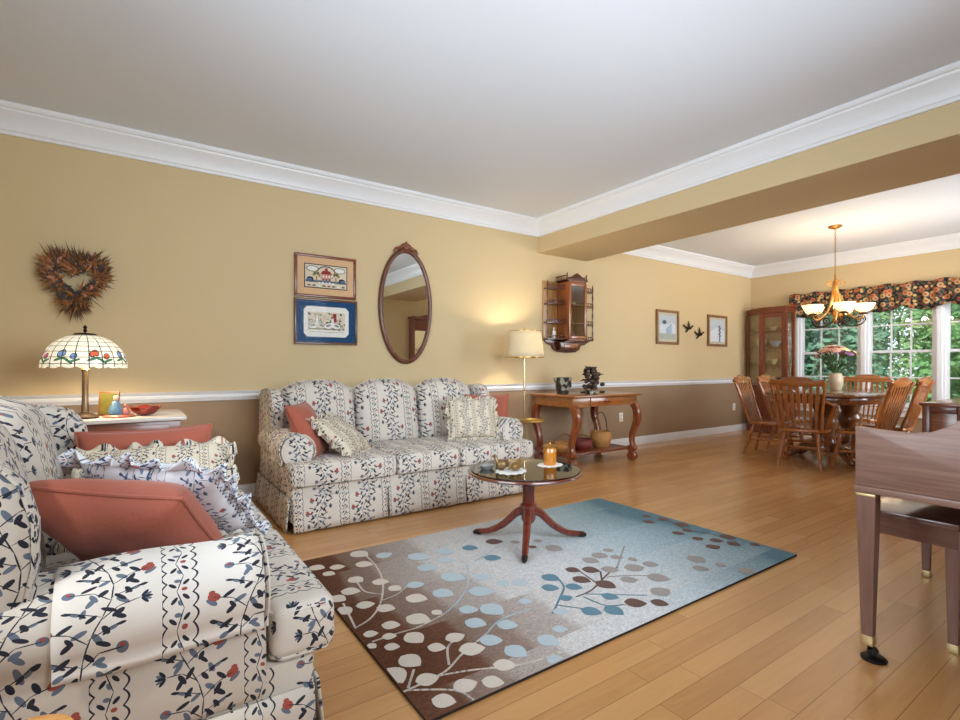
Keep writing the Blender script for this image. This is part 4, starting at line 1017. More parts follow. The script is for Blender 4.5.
def figur(label, x, y, z, kind, m, cat='figurine'):
    t = thing(kind, label, cat, (x, y, z))
    b = MB()
    if kind == 'teacup': b.lathe([(0, 0), (0.016, 0), (0.02, 0.012), (0.028, 0.034), (0.025, 0.034), (0.016, 0.008), (0, 0.006)], n=16); b.tube([(0.024, 0, 0.028), (0.04, 0, 0.024), (0.038, 0, 0.012), (0.02, 0, 0.010)], 0.003, 6)
    elif kind == 'jug': b.lathe([(0, 0), (0.02, 0), (0.026, 0.02), (0.026, 0.034), (0.014, 0.05), (0.02, 0.062), (0.017, 0.062), (0.010, 0.05), (0, 0.045)], n=16); b.tube([(0.018, 0, 0.056), (0.042, 0, 0.046), (0.024, 0, 0.02)], 0.004, 6)
    else:
        b.lathe([(0, 0), (0.024, 0), (0.026, 0.006), (0.02, 0.05), (0.012, 0.085), (0.016, 0.095), (0.006, 0.105), (0, 0.106)], n=14); b.ball((0, 0, 0.118), 0.013, u=10, v=8)
        for s in (-1, 1): b.tube([(s*0.012, 0, 0.09), (s*0.024, -0.008, 0.07), (s*0.012, -0.02, 0.058)], 0.005, 6)
    b.build('body', m, t); return t
M_YELC = mat('pale_yellow_china', (214, 196, 140), 0.25)
wx, wy, wz = 4.265, YN-0.002, 1.20
figur('small white jug behind the curio cabinet door on its upper shelf', wx-0.07, wy-0.10, wz+0.5885, 'jug', M_WHITEC, 'jug')
figur('small yellow cup behind the curio cabinet door on its upper shelf', wx+0.04, wy-0.10, wz+0.5885, 'teacup', M_YELC, 'cup')
figur('tall pale figurine behind the curio cabinet door on its lower shelf', wx-0.06, wy-0.10, wz+0.3685, 'figurine', M_YELC)
figur('little grey figurine on the floor of the glazed curio cabinet', wx+0.02, wy-0.10, wz+0.1755, 'figurine', mat('grey_china', (130, 130, 124), 0.3))
figur('rose coloured jug on the open side shelf of the curio cabinet', wx-0.23, wy-0.07, wz+0.5925, 'jug', mat('rose_china', (170, 108, 96), 0.3), 'jug')
figur('blue white cup on the lower open side shelf of the curio cabinet', wx-0.22, wy-0.07, wz+0.3725, 'teacup', mat('blue_china', (170, 178, 196), 0.25), 'cup')
figur('white figurine on the lowest open side shelf of the curio cabinet', wx-0.24, wy-0.06, wz+0.1825, 'figurine', M_WHITEC)

# ------------------------------------------------------------------ outlets
def outlet(label, x, z):
    t = thing('wall_outlet', label, 'outlet', (x, YN-0.001, z))
    b = MB(); b.box(-0.036, 0.036, -0.006, 0, -0.058, 0.058, 0.003); b.build('cover_plate', M_PLATE, t)
    for s in (-1, 1):
        b = MB(); b.box(-0.016, 0.016, -0.0085, -0.0062, s*0.026-0.014, s*0.026+0.014, 0.003); b.build('socket', mat('socket', (220, 214, 202), 0.4), t)
outlet('white wall outlet low on the taupe wall behind the console table', 5.28, 0.385)
outlet('white wall outlet on the taupe wall beside the dining chairs', 8.06, 0.40)

# ------------------------------------------------------------------ rug
rg = lambda p: p
RX0, RX1, RY0, RY1, RT = 0.70, 3.02, 1.295, 2.745, 0.012
def rug_mat():
    m, nt, p, out = newmat('rug_ground')
    tc = N(nt, 'ShaderNodeTexCoord'); sx = N(nt, 'ShaderNodeSeparateXYZ'); L(nt, tc.outputs['Object'], sx.inputs[0])
    row = math_n(nt, 'FLOOR', math_n(nt, 'DIVIDE', math_n(nt, 'ADD', sx.outputs[1], 0.03), 0.36)); wn = N(nt, 'ShaderNodeTexWhiteNoise', noise_dimensions='1D'); L(nt, row, wn.inputs['W'])
    no = N(nt, 'ShaderNodeTexNoise'); no.inputs['Scale'].default_value = 2.0; no.inputs['Detail'].default_value = 5; L(nt, tc.outputs['Object'], no.inputs['Vector'])
    x = math_n(nt, 'ADD', sx.outputs[0], math_n(nt, 'ADD', math_n(nt, 'MULTIPLY', math_n(nt, 'SUBTRACT', wn.outputs['Value'], 0.5), 0.22), math_n(nt, 'MULTIPLY', math_n(nt, 'SUBTRACT', no.outputs['Fac'], 0.5), 0.16)))
    f = math_n(nt, 'DIVIDE', math_n(nt, 'SUBTRACT', x, RX0), RX1-RX0)
    r = N(nt, 'ShaderNodeValToRGB'); e = r.color_ramp.elements
    stops = [(0.0, (92, 58, 42)), (0.085, (102, 70, 54)), (0.097, (126, 104, 92)), (0.165, (136, 117, 107)), (0.18, (156, 143, 135)), (0.27, (166, 157, 151)), (0.29, (190, 186, 183)), (0.50, (200, 201, 202)), (0.62, (188, 199, 204)), (0.80, (160, 181, 190)), (0.92, (130, 157, 168)), (0.955, (102, 134, 148))]
    e[0].position, e[0].color = stops[0][0], lin(stops[0][1]); e[1].position, e[1].color = stops[-1][0], lin(stops[-1][1])
    for s, c in stops[1:-1]: q = e.new(s); q.color = lin(c)
    L(nt, f, r.inputs[0])
    sp = N(nt, 'ShaderNodeTexNoise'); sp.inputs['Scale'].default_value = 130; sp.inputs['Detail'].default_value = 2; L(nt, tc.outputs['Object'], sp.inputs['Vector'])
    mp = N(nt, 'ShaderNodeMapping'); mp.inputs['Scale'].default_value = (12, 60, 1); L(nt, tc.outputs['Object'], mp.inputs['Vector'])
    s2 = N(nt, 'ShaderNodeTexNoise'); s2.inputs['Scale'].default_value = 2.0; s2.inputs['Detail'].default_value = 4; L(nt, mp.outputs[0], s2.inputs['Vector'])
    k = math_n(nt, 'ADD', math_n(nt, 'MULTIPLY', sp.outputs['Fac'], 1.0), math_n(nt, 'ADD', math_n(nt, 'MULTIPLY', s2.outputs['Fac'], 0.55), 0.24))
    hv = N(nt, 'ShaderNodeHueSaturation'); L(nt, r.outputs[0], hv.inputs['Color']); L(nt, k, hv.inputs['Value'])
    L(nt, hv.outputs[0], p.inputs['Base Color']); p.inputs['Roughness'].default_value = 0.95; p.inputs['Specular IOR Level'].default_value = 0.1
    bp = N(nt, 'ShaderNodeBump'); bp.inputs['Strength'].default_value = 0.4; bp.inputs['Distance'].default_value = 0.004; L(nt, sp.outputs['Fac'], bp.inputs['Height']); L(nt, bp.outputs[0], p.inputs['Normal'])
    return m
RUGM = [rug_mat(), mat('rug_cream', (204, 194, 182), 0.95, nscale=120, var=0.12), mat('rug_pale_blue', (172, 186, 193), 0.95, nscale=120, var=0.12), mat('rug_teal', (96, 131, 147), 0.95, nscale=120, var=0.15), mat('rug_brown', (104, 78, 70), 0.95, nscale=120, var=0.15), mat('rug_greige', (158, 150, 146), 0.95, nscale=120, var=0.12), mat('rug_binding', (40, 30, 28), 0.9)]
CB = lambda x, y: floor_pt(300+x/3.692, 540+y/3.692, RT)
CC = lambda x, y: floor_pt(540+x/3.556, 490+y/3.556, RT)
CP = lambda x, y: floor_pt(450+x/5.14, 430+y/5.14, RT)
LVS = [(CB, 1, '192,45,250,60 205,88,270,92 35,100,92,105 108,103,168,98 85,122,130,128 183,140,232,155 150,190,225,190 265,155,330,155 330,172,373,186 390,212,472,220 113,210,168,225 205,245,278,235 282,250,353,255 145,250,185,275 300,315,372,315 392,285,482,300 488,262,525,275 232,350,290,345 302,358,358,355 310,395,370,395 252,385,280,400 395,345,452,380 470,395,540,400 537,370,608,350 585,408,685,398 372,430,445,465 425,525,515,505 320,475,380,530 485,590,578,600 565,550,655,525 670,520,755,530 712,460,800,465 628,655,715,605'),
 (CB, 2, '282,65,340,48 392,170,460,162 490,190,568,205 520,130,612,145 432,100,508,105 400,55,475,70 505,75,570,75 620,190,718,190 585,255,660,260 672,240,750,275 608,300,690,315 725,310,806,318 660,370,750,372 758,395,838,430 838,500,940,480 875,360,960,385 910,440,985,450 640,135,712,140 730,150,770,170 780,160,845,155 805,225,860,230 935,270,990,260 930,330,990,330 500,40,570,45'),
 (CB, 3, '895,130,958,150 890,175,955,178 680,65,740,70 600,30,655,28'),
 (CC, 4, '90,280,145,290 148,280,215,290 115,312,182,328 200,325,270,350 298,400,382,405 392,395,460,410 785,290,835,285 745,190,785,200 665,185,715,200 638,160,698,175 602,178,655,182 592,205,640,200 542,175,582,172 505,140,545,150 468,150,518,158 480,118,535,130 418,100,460,110 365,110,412,118 362,92,398,95'),
 (CC, 3, '5,305,68,320 5,345,70,352 90,340,152,350 68,390,115,380 218,375,282,385 145,425,222,440 230,415,298,445'),
 (CC, 5, '398,370,460,355 378,305,465,320 285,320,350,320 300,280,372,275 215,283,283,285 362,262,425,268 315,242,345,255 222,215,265,215 182,230,242,240 150,245,212,258 248,238,298,242 528,235,588,260 540,275,605,285 622,265,665,270 478,410,555,415 700,280,780,300 20,200,82,215'),
 (CP, 4, '180,575,275,575 400,600,450,605'), (CP, 3, '60,605,145,608 175,655,265,660'), (CP, 5, '310,575,365,580 425,572,478,570 490,605,580,620 680,665,770,680 730,640,815,650')]
STM = [(CB, 1, '245,60 280,95 305,150 300,225 265,285 205,325'), (CB, 1, '205,325 160,235'), (CB, 1, '300,200 240,190 210,155'), (CB, 1, '300,225 360,200 395,170'), (CB, 2, '618,90 620,160 585,225 530,275'), (CB, 1, '530,275 440,320 360,345 270,375'), (CB, 2, '850,255 740,295 690,345'), (CB, 1, '690,345 600,420 530,490 385,560'), (CB, 1, '550,460 545,400 570,370'), (CB, 1, '960,415 820,460 640,480 520,500'), (CB, 1, '395,555 570,555 640,590'), (CB, 1, '400,545 420,480'), (CB, 2, '645,80 740,20'),
 (CC, 3, '45,440 70,385 85,345 60,310'), (CC, 4, '130,380 185,355 240,300 275,275'), (CC, 5, '275,275 300,200'), (CC, 4, '135,285 200,330'), (CC, 4, '215,290 220,320'), (CC, 3, '160,370 380,375'), (CC, 5, '240,310 300,305 375,305'), (CC, 3, '65,410 170,425'), (CC, 3, '155,380 230,410 300,408'), (CC, 4, '460,110 520,140 620,160 700,185')]
def in_rug(p): return RX0+0.004 < p.x < RX1-0.004 and RY0+0.004 < p.y < RY1-0.004
def clip_rug(v): return Vector((min(max(v.x, RX0+0.004), RX1-0.004), min(max(v.y, RY0+0.004), RY1-0.004), v.z))
b = MB(); b.box(RX0, RX1, RY0, RY1, 0.001, RT, 0.003)
for f in b.bm.faces:
    if f.normal.z < 0.5: f.material_index = 6
kz = 0
for fn, mi, txt in LVS:
    for q in txt.split():
        a = [float(z) for z in q.split(',')]; p0, p1 = fn(a[0], a[1]), fn(a[2], a[3])
        d = p1-p0; ln = d.length; d.normalize(); s = Vector((-d.y, d.x, 0)); kz += 1
        pts = []
        wd = min(0.42*ln, 0.052)
        for k in range(9): u = k/8; pts.append(p0+d*ln*u+s*wd*math.sin(PI*u**0.85)**0.8)
        for k in range(7, 0, -1): u = k/8; pts.append(p0+d*ln*u-s*wd*math.sin(PI*u**0.85)**0.8)
        ctr = (p0+p1)/2
        if not in_rug(ctr): continue
        pts = [clip_rug(p)+Vector((0, 0, 0.0012+kz*0.000008)) for p in pts]
        b.poly(pts, mi)
for fn, mi, txt in STM:
    pts = catmull([fn(*[float(z) for z in q.split(',')]) for q in txt.split()], 6)
    for i in range(len(pts)-1):
        a, c = clip_rug(pts[i]), clip_rug(pts[i+1]); d = c-a
        if d.length < 1e-4: continue
        s = Vector((-d.y, d.x, 0)).normalized()*0.0046; z = Vector((0, 0, 0.0008)); d = d.normalized()*0.003
        b.poly([a-s-d+z, c-s+d+z, c+s+d+z, a+s-d+z], mi)
bmesh.ops.recalc_face_normals(b.bm, faces=b.bm.faces)
for f in b.bm.faces:
    if f.normal.z < -0.5 and f.calc_center_median().z > 0.01: f.normal_flip()
tag(b.build('area_rug', RUGM), 'rectangular area rug grading from brown to teal with leafy vines under the coffee table', 'rug')
# ------------------------------------------------------------------ coffee table and what stands on it
KX, KY = 1.885, 2.285
TZ = 0.452
t = thing('coffee_table', 'round mahogany pedestal coffee table with glass top standing on the rug', 'table', (KX, KY, RT+0.0015))
z0 = RT+0.0015
b = MB(); b.lathe([(0, TZ-z0-0.032), (0.29, TZ-z0-0.032), (0.325, TZ-z0-0.026), (0.338, TZ-z0-0.016), (0.336, TZ-z0-0.009), (0.322, TZ-z0-0.0065), (0, TZ-z0-0.0065)], n=64); b.build('tabletop', wood('mahogany_top', (72, 30, 18), (112, 54, 32), 'X', 0.2, coat=0.7), t)
b = MB(); b.lathe([(0, TZ-z0-0.006), (0.318, TZ-z0-0.006), (0.320, TZ-z0-0.003), (0.318, TZ-z0), (0, TZ-z0)], n=64)
def tabletop_glass():
    m, nt, p, out = newmat('tabletop_glass'); nt.nodes.remove(p)
    tr = N(nt, 'ShaderNodeBsdfTransparent'); tr.inputs[0].default_value = (0.9, 0.92, 0.88, 1)
    g = N(nt, 'ShaderNodeBsdfGlossy'); g.inputs['Roughness'].default_value = 0.03
    fr = N(nt, 'ShaderNodeFresnel'); fr.inputs[0].default_value = 1.75
    mx = N(nt, 'ShaderNodeMixShader'); L(nt, math_n(nt, 'ADD', fr.outputs[0], 0.10), mx.inputs[0]); L(nt, tr.outputs[0], mx.inputs[1]); L(nt, g.outputs[0], mx.inputs[2]); L(nt, mx.outputs[0], out.inputs[0])
    return m
b.build('glass_top', tabletop_glass(), t)
PX_, PY_ = 0.018, -0.012
b = MB(); b.T = Tr(PX_, PY_, 0); b.lathe([(0, 0.12), (0.03, 0.12), (0.042, 0.14), (0.044, 0.20), (0.05, 0.215), (0.05, 0.228), (0.036, 0.24), (0.034, 0.30), (0.042, 0.36), (0.05, 0.385), (0.07, TZ-z0-0.033), (0, TZ-z0-0.033)], n=24); b.build('pedestal', M_MAHOG, t)
for ang, rr in ((120, 0.36), (226, 0.325), (342, 0.375)):
    a = math.radians(ang); ca, sa = math.cos(a), math.sin(a)
    path = catmull([(0.03, 0.19), (0.08, 0.165), (0.16, 0.09), (0.25, 0.038), (rr-0.035, 0.022)], 6)
    b = MB(); b.T = Tr(PX_, PY_, 0); n = len(path)
    b.tube([(p.x*ca, p.x*sa, p.y) for p in path], [0.027-0.011*i/(n-1) for i in range(n)], 10); lg = b.build('leg', M_MAHOG, t)
    b = MB(); b.T = Tr(PX_, PY_, 0); b.tube([((rr-0.05)*ca, (rr-0.05)*sa, 0.022), ((rr-0.02)*ca, (rr-0.02)*sa, 0.018), ((rr)*ca, (rr)*sa, 0.012)], [0.018, 0.017, 0.010], 10); b.build('foot_cap', M_DKBRN, lg)
def on_top(px, py): return floor_pt(px, py, TZ)
def doily(label, px, py, r, rot):
    p = on_top(px, py); b = MB(); n = 72
    b.prism([(r*(1+0.07*math.sin(i*PI*2/n*12))*math.cos(2*PI*i/n), r*0.8*(1+0.07*math.sin(i*PI*2/n*12))*math.sin(2*PI*i/n)) for i in range(n)], 0, 0.002, 'XY', M=Rz(rot))
    tag(b.build('doily', M_LACE, loc=(p.x, p.y, TZ+0.0006)), label, 'doily', None); return p
pa = doily('white scalloped lace doily under the brass bird on the coffee table', 511, 471, 0.105, 0.6)
pb = doily('cream lace doily under the candle jar on the coffee table', 550, 465, 0.085, 0.2)
# candle jar
t = thing('candle_jar', 'amber candle jar with a metal lid on the coffee table', 'candle', (pb.x, pb.y, TZ+0.003))
b = MB(); b.lathe([(0, 0), (0.036, 0), (0.039, 0.004), (0.039, 0.10), (0.036, 0.104), (0, 0.104)], n=28); b.build('jar', mat('amber_glass', (196, 122, 30), 0.08, var=0.1, coat=0.8, emit=(210, 130, 30), estr=0.0), t)
b = MB(); b.lathe([(0, 0.1045), (0.043, 0.1045), (0.044, 0.114), (0.030, 0.122), (0.008, 0.125), (0.006, 0.134), (0.011, 0.142), (0, 0.148)], n=28); b.build('lid', M_GOLD, t)
for s in (-1, 1):
    b = MB(); b.tube([(s*0.041, 0, 0.098), (s*0.056, 0, 0.092), (s*0.056, 0, 0.08), (s*0.040, 0, 0.074)], 0.004, 6); b.build('handle', M_GOLD, t)
t = thing('bird_figurine', 'small brass bird figurine lying on the white lace doily', 'figurine', (pa.x+0.02, pa.y-0.02, TZ+0.003), 0.4)
b = MB(); b.ball((0, 0, 0.026), (0.05, 0.026, 0.024)); b.tube([(0.03, 0, 0.036), (0.05, 0, 0.052), (0.06, 0, 0.058)], [0.016, 0.011, 0.009], 8); b.ball((0.062, 0, 0.058), (0.013, 0.011, 0.011)); b.tube([(0.072, 0, 0.058), (0.088, 0, 0.055)], [0.004, 0.001], 6); b.tube([(-0.04, 0, 0.028), (-0.085, 0, 0.022)], [0.016, 0.006], 8, flat=0.5); b.build('bird_body', mat('aged_brass', (150, 118, 66), 0.35, 0.7, var=0.3), t)
t = thing('bird_figurine', 'upright small brass bird figurine on the back edge of the white lace doily', 'figurine', (pa.x-0.035, pa.y+0.045, TZ+0.003), 2.4)
b = MB(); b.ball((0, 0, 0.03), (0.034, 0.022, 0.026)); b.tube([(0.02, 0, 0.04), (0.032, 0, 0.062), (0.036, 0, 0.076)], [0.012, 0.008, 0.008], 8); b.ball((0.038, 0, 0.078), (0.011, 0.010, 0.010)); b.tube([(0.046, 0, 0.078), (0.06, 0, 0.075)], [0.004, 0.001], 6); b.lathe([(0, 0), (0.018, 0), (0.012, 0.006), (0.004, 0.012)], n=10); b.build('bird_body', mat('dull_brass', (128, 104, 66), 0.4, 0.6, var=0.3), t)
p = on_top(497, 468)
t = thing('glass_dish', 'little clear glass dish on the coffee table edge nearest the sofa', 'dish', (p.x-0.06, p.y+0.02, TZ+0.0006))
b = MB(); b.lathe([(0, 0), (0.03, 0), (0.045, 0.02), (0.042, 0.02), (0.028, 0.004), (0, 0.004)], n=24); b.build('dish_body', mat('cut_glass', (200, 204, 200), 0.08, trans=0.6), t)

# ------------------------------------------------------------------ piano (spinet) and bench
t = thing('piano', 'walnut spinet piano with a scrolled side and brass footed legs opposite the rug', 'piano', (2.145, 0.022, 0))
XL, XR = 0.0, 1.42
sidep = [(0.705, 0.625), (0.705, 0.835), (0.66, 0.831), (0.60, 0.827), (0.55, 0.826), (0.50, 0.834), (0.46, 0.855), (0.42, 0.885), (0.37, 0.915), (0.30, 0.93), (0.10, 0.93), (0.10, 1.0), (-0.12, 1.0), (-0.12, 0.0), (0.18, 0.0), (0.18, 0.60), (0.22, 0.625)]
for (a, c) in ((XL, XL+0.035), (XR-0.035, XR)):
    b = MB(); b.prism(sidep, a, c, 'YZ', 0.004); b.build('side_panel', M_PIANO, t)
b = MB(); b.box(XL-0.003, XR+0.003, 0.20, 0.709, 0.60, 0.6245, 0.003); b.box(XL+0.036, XR-0.036, 0.20, 0.70, 0.625, 0.665); b.build('keybed', M_PIANO, t)
b = MB(); b.box(XL+0.036, XR-0.036, 0.672, 0.70, 0.6655, 0.715, 0.003); b.build('key_slip', M_PIANO, t)
b = MB(); kw = (XR-XL-0.16)/52
for k in range(52): b.box(XL+0.08+k*kw, XL+0.08+(k+1)*kw-0.001, 0.52, 0.668, 0.680, 0.700, 0.001, sg=1)
kb = b.build('keyboard', mat('ivory_key', (240, 236, 222), 0.25), t)
b = MB()
for k in range(51):
    if k % 7 in (1, 4): continue
    b.box(XL+0.08+(k+1)*kw-0.006, XL+0.08+(k+1)*kw+0.006, 0.52, 0.615, 0.7005, 0.712, 0.001, sg=1)
b.build('sharps', mat('ebony_key', (20, 18, 18), 0.2), kb)
b = MB(); b.box(XL+0.036, XR-0.036, 0.47, 0.515, 0.666, 0.80, 0.004); b.build('fallboard', M_PIANO, t)
b = MB(); b.box(XL+0.036, XR-0.036, 0.10, 0.13, 0.70, 0.995, 0.003); b.build('music_desk', M_PIANO, t)
b = MB(); b.box(XL-0.012, XR+0.012, -0.13, 0.12, 1.001, 1.022, 0.004); b.build('lid', M_PIANO, t)
b = MB(); b.box(XL+0.036, XR-0.036, 0.15, 0.17, 0.10, 0.598); b.build('knee_board', M_PIANO, t)
for x in (XL+0.022, XR-0.022):
    b = MB(); tb = bmesh.new()
    def ring(z, h): return [tb.verts.new((x+sx*h, 0.672+sy*h, z)) for sx, sy in ((-1, -1), (1, -1), (1, 1), (-1, 1))]
    rr = [ring(z, h) for z, h in ((0.085, 0.0165), (0.56, 0.028), (0.5995, 0.028))]
    for A, B in zip(rr, rr[1:]):
        for i in range(4): tb.faces.new([A[i], A[(i+1) % 4], B[(i+1) % 4], B[i]])
    tb.faces.new(rr[0][::-1]); tb.faces.new(rr[-1]); b.put(tb)
    lg = b.build('leg', M_PIANOZ, t)
    b = MB(); b.box(x-0.0185, x+0.0185, 0.6535, 0.6905, 0.056, 0.090, 0.002); b.build('ferrule', mat('pale_brass', (206, 188, 140), 0.35, 0.7), lg)
    b = MB(); b.box(x-0.0292, x+0.0292, 0.6428, 0.7012, 0.590, 0.599, 0.002); b.build('collar', mat('pale_brass_collar', (206, 188, 140), 0.35, 0.7), lg)
    b = MB(); b.lathe([(0, 0), (0.038, 0), (0.040, 0.006), (0.032, 0.012), (0, 0.012)], (x+0.014, 0.66, 0.0005), 22, sx=1.0); b.lathe([(0, -0.008), (0.016, -0.008), (0.017, 0), (0.016, 0.008), (0, 0.008)], n=16, M=Tr(x+0.010, 0.662, 0.030) @ Ry(R90)); b.tube([(x, 0.672, 0.055), (x+0.012, 0.666, 0.03)], 0.008, 8); b.build('caster', M_BLACK, lg)

t = thing('piano_bench', 'walnut piano bench with brass tipped legs pushed under the piano', 'bench', (2.87, 0.668, 0))
b = MB(); b.box(-0.425, 0.425, -0.158, 0.158, 0.455, 0.478, 0.004); b.build('bench_top', M_PIANODK, t)
b = MB()
b.box(-0.415, 0.415, -0.152, -0.135, 0.385, 0.4545); b.box(-0.415, 0.415, 0.135, 0.152, 0.385, 0.4545); b.box(-0.415, -0.395, -0.135, 0.135, 0.385, 0.4545); b.box(0.395, 0.415, -0.135, 0.135, 0.385, 0.4545); b.build('apron', M_PIANODK, t)
for sx in (-1, 1):
    for sy in (-1, 1):
        b = MB(); tb = bmesh.new(); x, y = sx*0.392, sy*0.135
        rr = [[tb.verts.new((x+a*h, y+c*h, z)) for a, c in ((-1, -1), (1, -1), (1, 1), (-1, 1))] for z, h in ((0.03, 0.014), (0.45, 0.022))]
        for i in range(4): tb.faces.new([rr[0][i], rr[0][(i+1) % 4], rr[1][(i+1) % 4], rr[1][i]])
        tb.faces.new(rr[0][::-1]); tb.faces.new(rr[1]); b.put(tb); lg = b.build('leg', M_PIANOZ, t)
        b = MB(); b.box(x-0.0165, x+0.0165, y-0.0165, y+0.0165, 0.0, 0.032, 0.002); b.build('ferrule', bpy.data.materials['pale_brass'], lg)

# ------------------------------------------------------------------ sideboard in the dining room
t = thing('sideboard', 'low slim reddish brown wood sideboard beyond the piano in the dining room', 'cabinet', (5.6, 1.27, 0))
MSB = wood('sideboard_wood', (104, 50, 28), (146, 80, 46), 'Y', 0.25, coat=0.5)
b = MB(); b.box(0.0, 1.1, -0.135, 0.135, 0.08, 0.715, 0.004); b.build('body', MSB, t)
b = MB(); b.box(-0.02, 1.12, -0.155, 0.155, 0.7155, 0.742, 0.005); b.build('top', MSB, t)
b = MB()
for y in (-0.135, 0.085): b.box(-0.012, -0.0005, y, y+0.05, 0.0, 0.715, 0.003)
b.box(-0.012, -0.0005, -0.085, 0.085, 0.66, 0.715, 0.002); b.box(-0.012, -0.0005, -0.085, 0.085, 0.08, 0.14, 0.002); b.build('end_frame', wood('sideboard_dark', (84, 38, 22), (116, 58, 34), 'Z', coat=0.4), t)
for k in range(2):
    b = MB(); b.box(0.04+k*0.53, 0.53+k*0.53, 0.136, 0.150, 0.14, 0.68, 0.004); dd = b.build('door', MSB, t)
    b = MB(); b.ball((0.49+k*0.10, 0.162, 0.42), 0.012, u=10, v=7); b.build('knob', M_BRASS, dd)
for x in (0.04, 1.06):
    for y in (-0.11, 0.11):
        b = MB(); b.box(x-0.02, x+0.02, y-0.02, y+0.02, 0.0, 0.0795, 0.002); b.build('foot', MSB, t)

# ------------------------------------------------------------------ dining table
t = thing('dining_table', 'dark oak oval dining table on carved pedestals in front of the windows', 'table', (6.78, 2.47, 0))
def sup(a, b_, n, e): return [(a*abs(math.cos(2*PI*i/n))**e*(1 if math.cos(2*PI*i/n) >= 0 else -1), b_*abs(math.sin(2*PI*i/n))**e*(1 if math.sin(2*PI*i/n) >= 0 else -1)) for i in range(n)]
b = MB(); b.prism(sup(0.92, 0.58, 64, 0.62), 0.735, 0.767, 'XY', 0.008); b.build('tabletop', M_DOAK, t)
b = MB(); b.prism(sup(0.82, 0.50, 64, 0.62), 0.655, 0.7345, 'XY', 0.003); b.build('apron', M_DOAK, t)
for sx in (-1, 1):
    b = MB(); b.lathe([(0.0, 0.10), (0.10, 0.10), (0.13, 0.14), (0.115, 0.22), (0.09, 0.30), (0.12, 0.38), (0.13, 0.44), (0.09, 0.52), (0.11, 0.58), (0.16, 0.6545), (0, 0.6545)], (sx*0.36, 0, 0), 24)
    pd = b.build('pedestal', M_DOAK, t)
    for sy in (-1, 1):
        for dx in ((-0.22, 0.22)):
            b = MB(); p = catmull([(sx*0.36, sy*0.05, 0.17), (sx*0.36+dx*0.3, sy*0.16, 0.15), (sx*0.36+dx*0.6, sy*0.26, 0.07), (sx*0.36+dx*0.8, sy*0.32, 0.03)], 5)
            b.tube(p, [0.05-0.02*i/(len(p)-1) for i in range(len(p))], 10); b.ball((sx*0.36+dx*0.82, sy*0.33, 0.032), (0.04, 0.04, 0.0315)); b.build('foot', M_DOAK, pd)
b = MB(); b.box(-0.26, 0.26, -0.04, 0.04, 0.22, 0.30, 0.01); b.build('stretcher', M_DOAK, t)

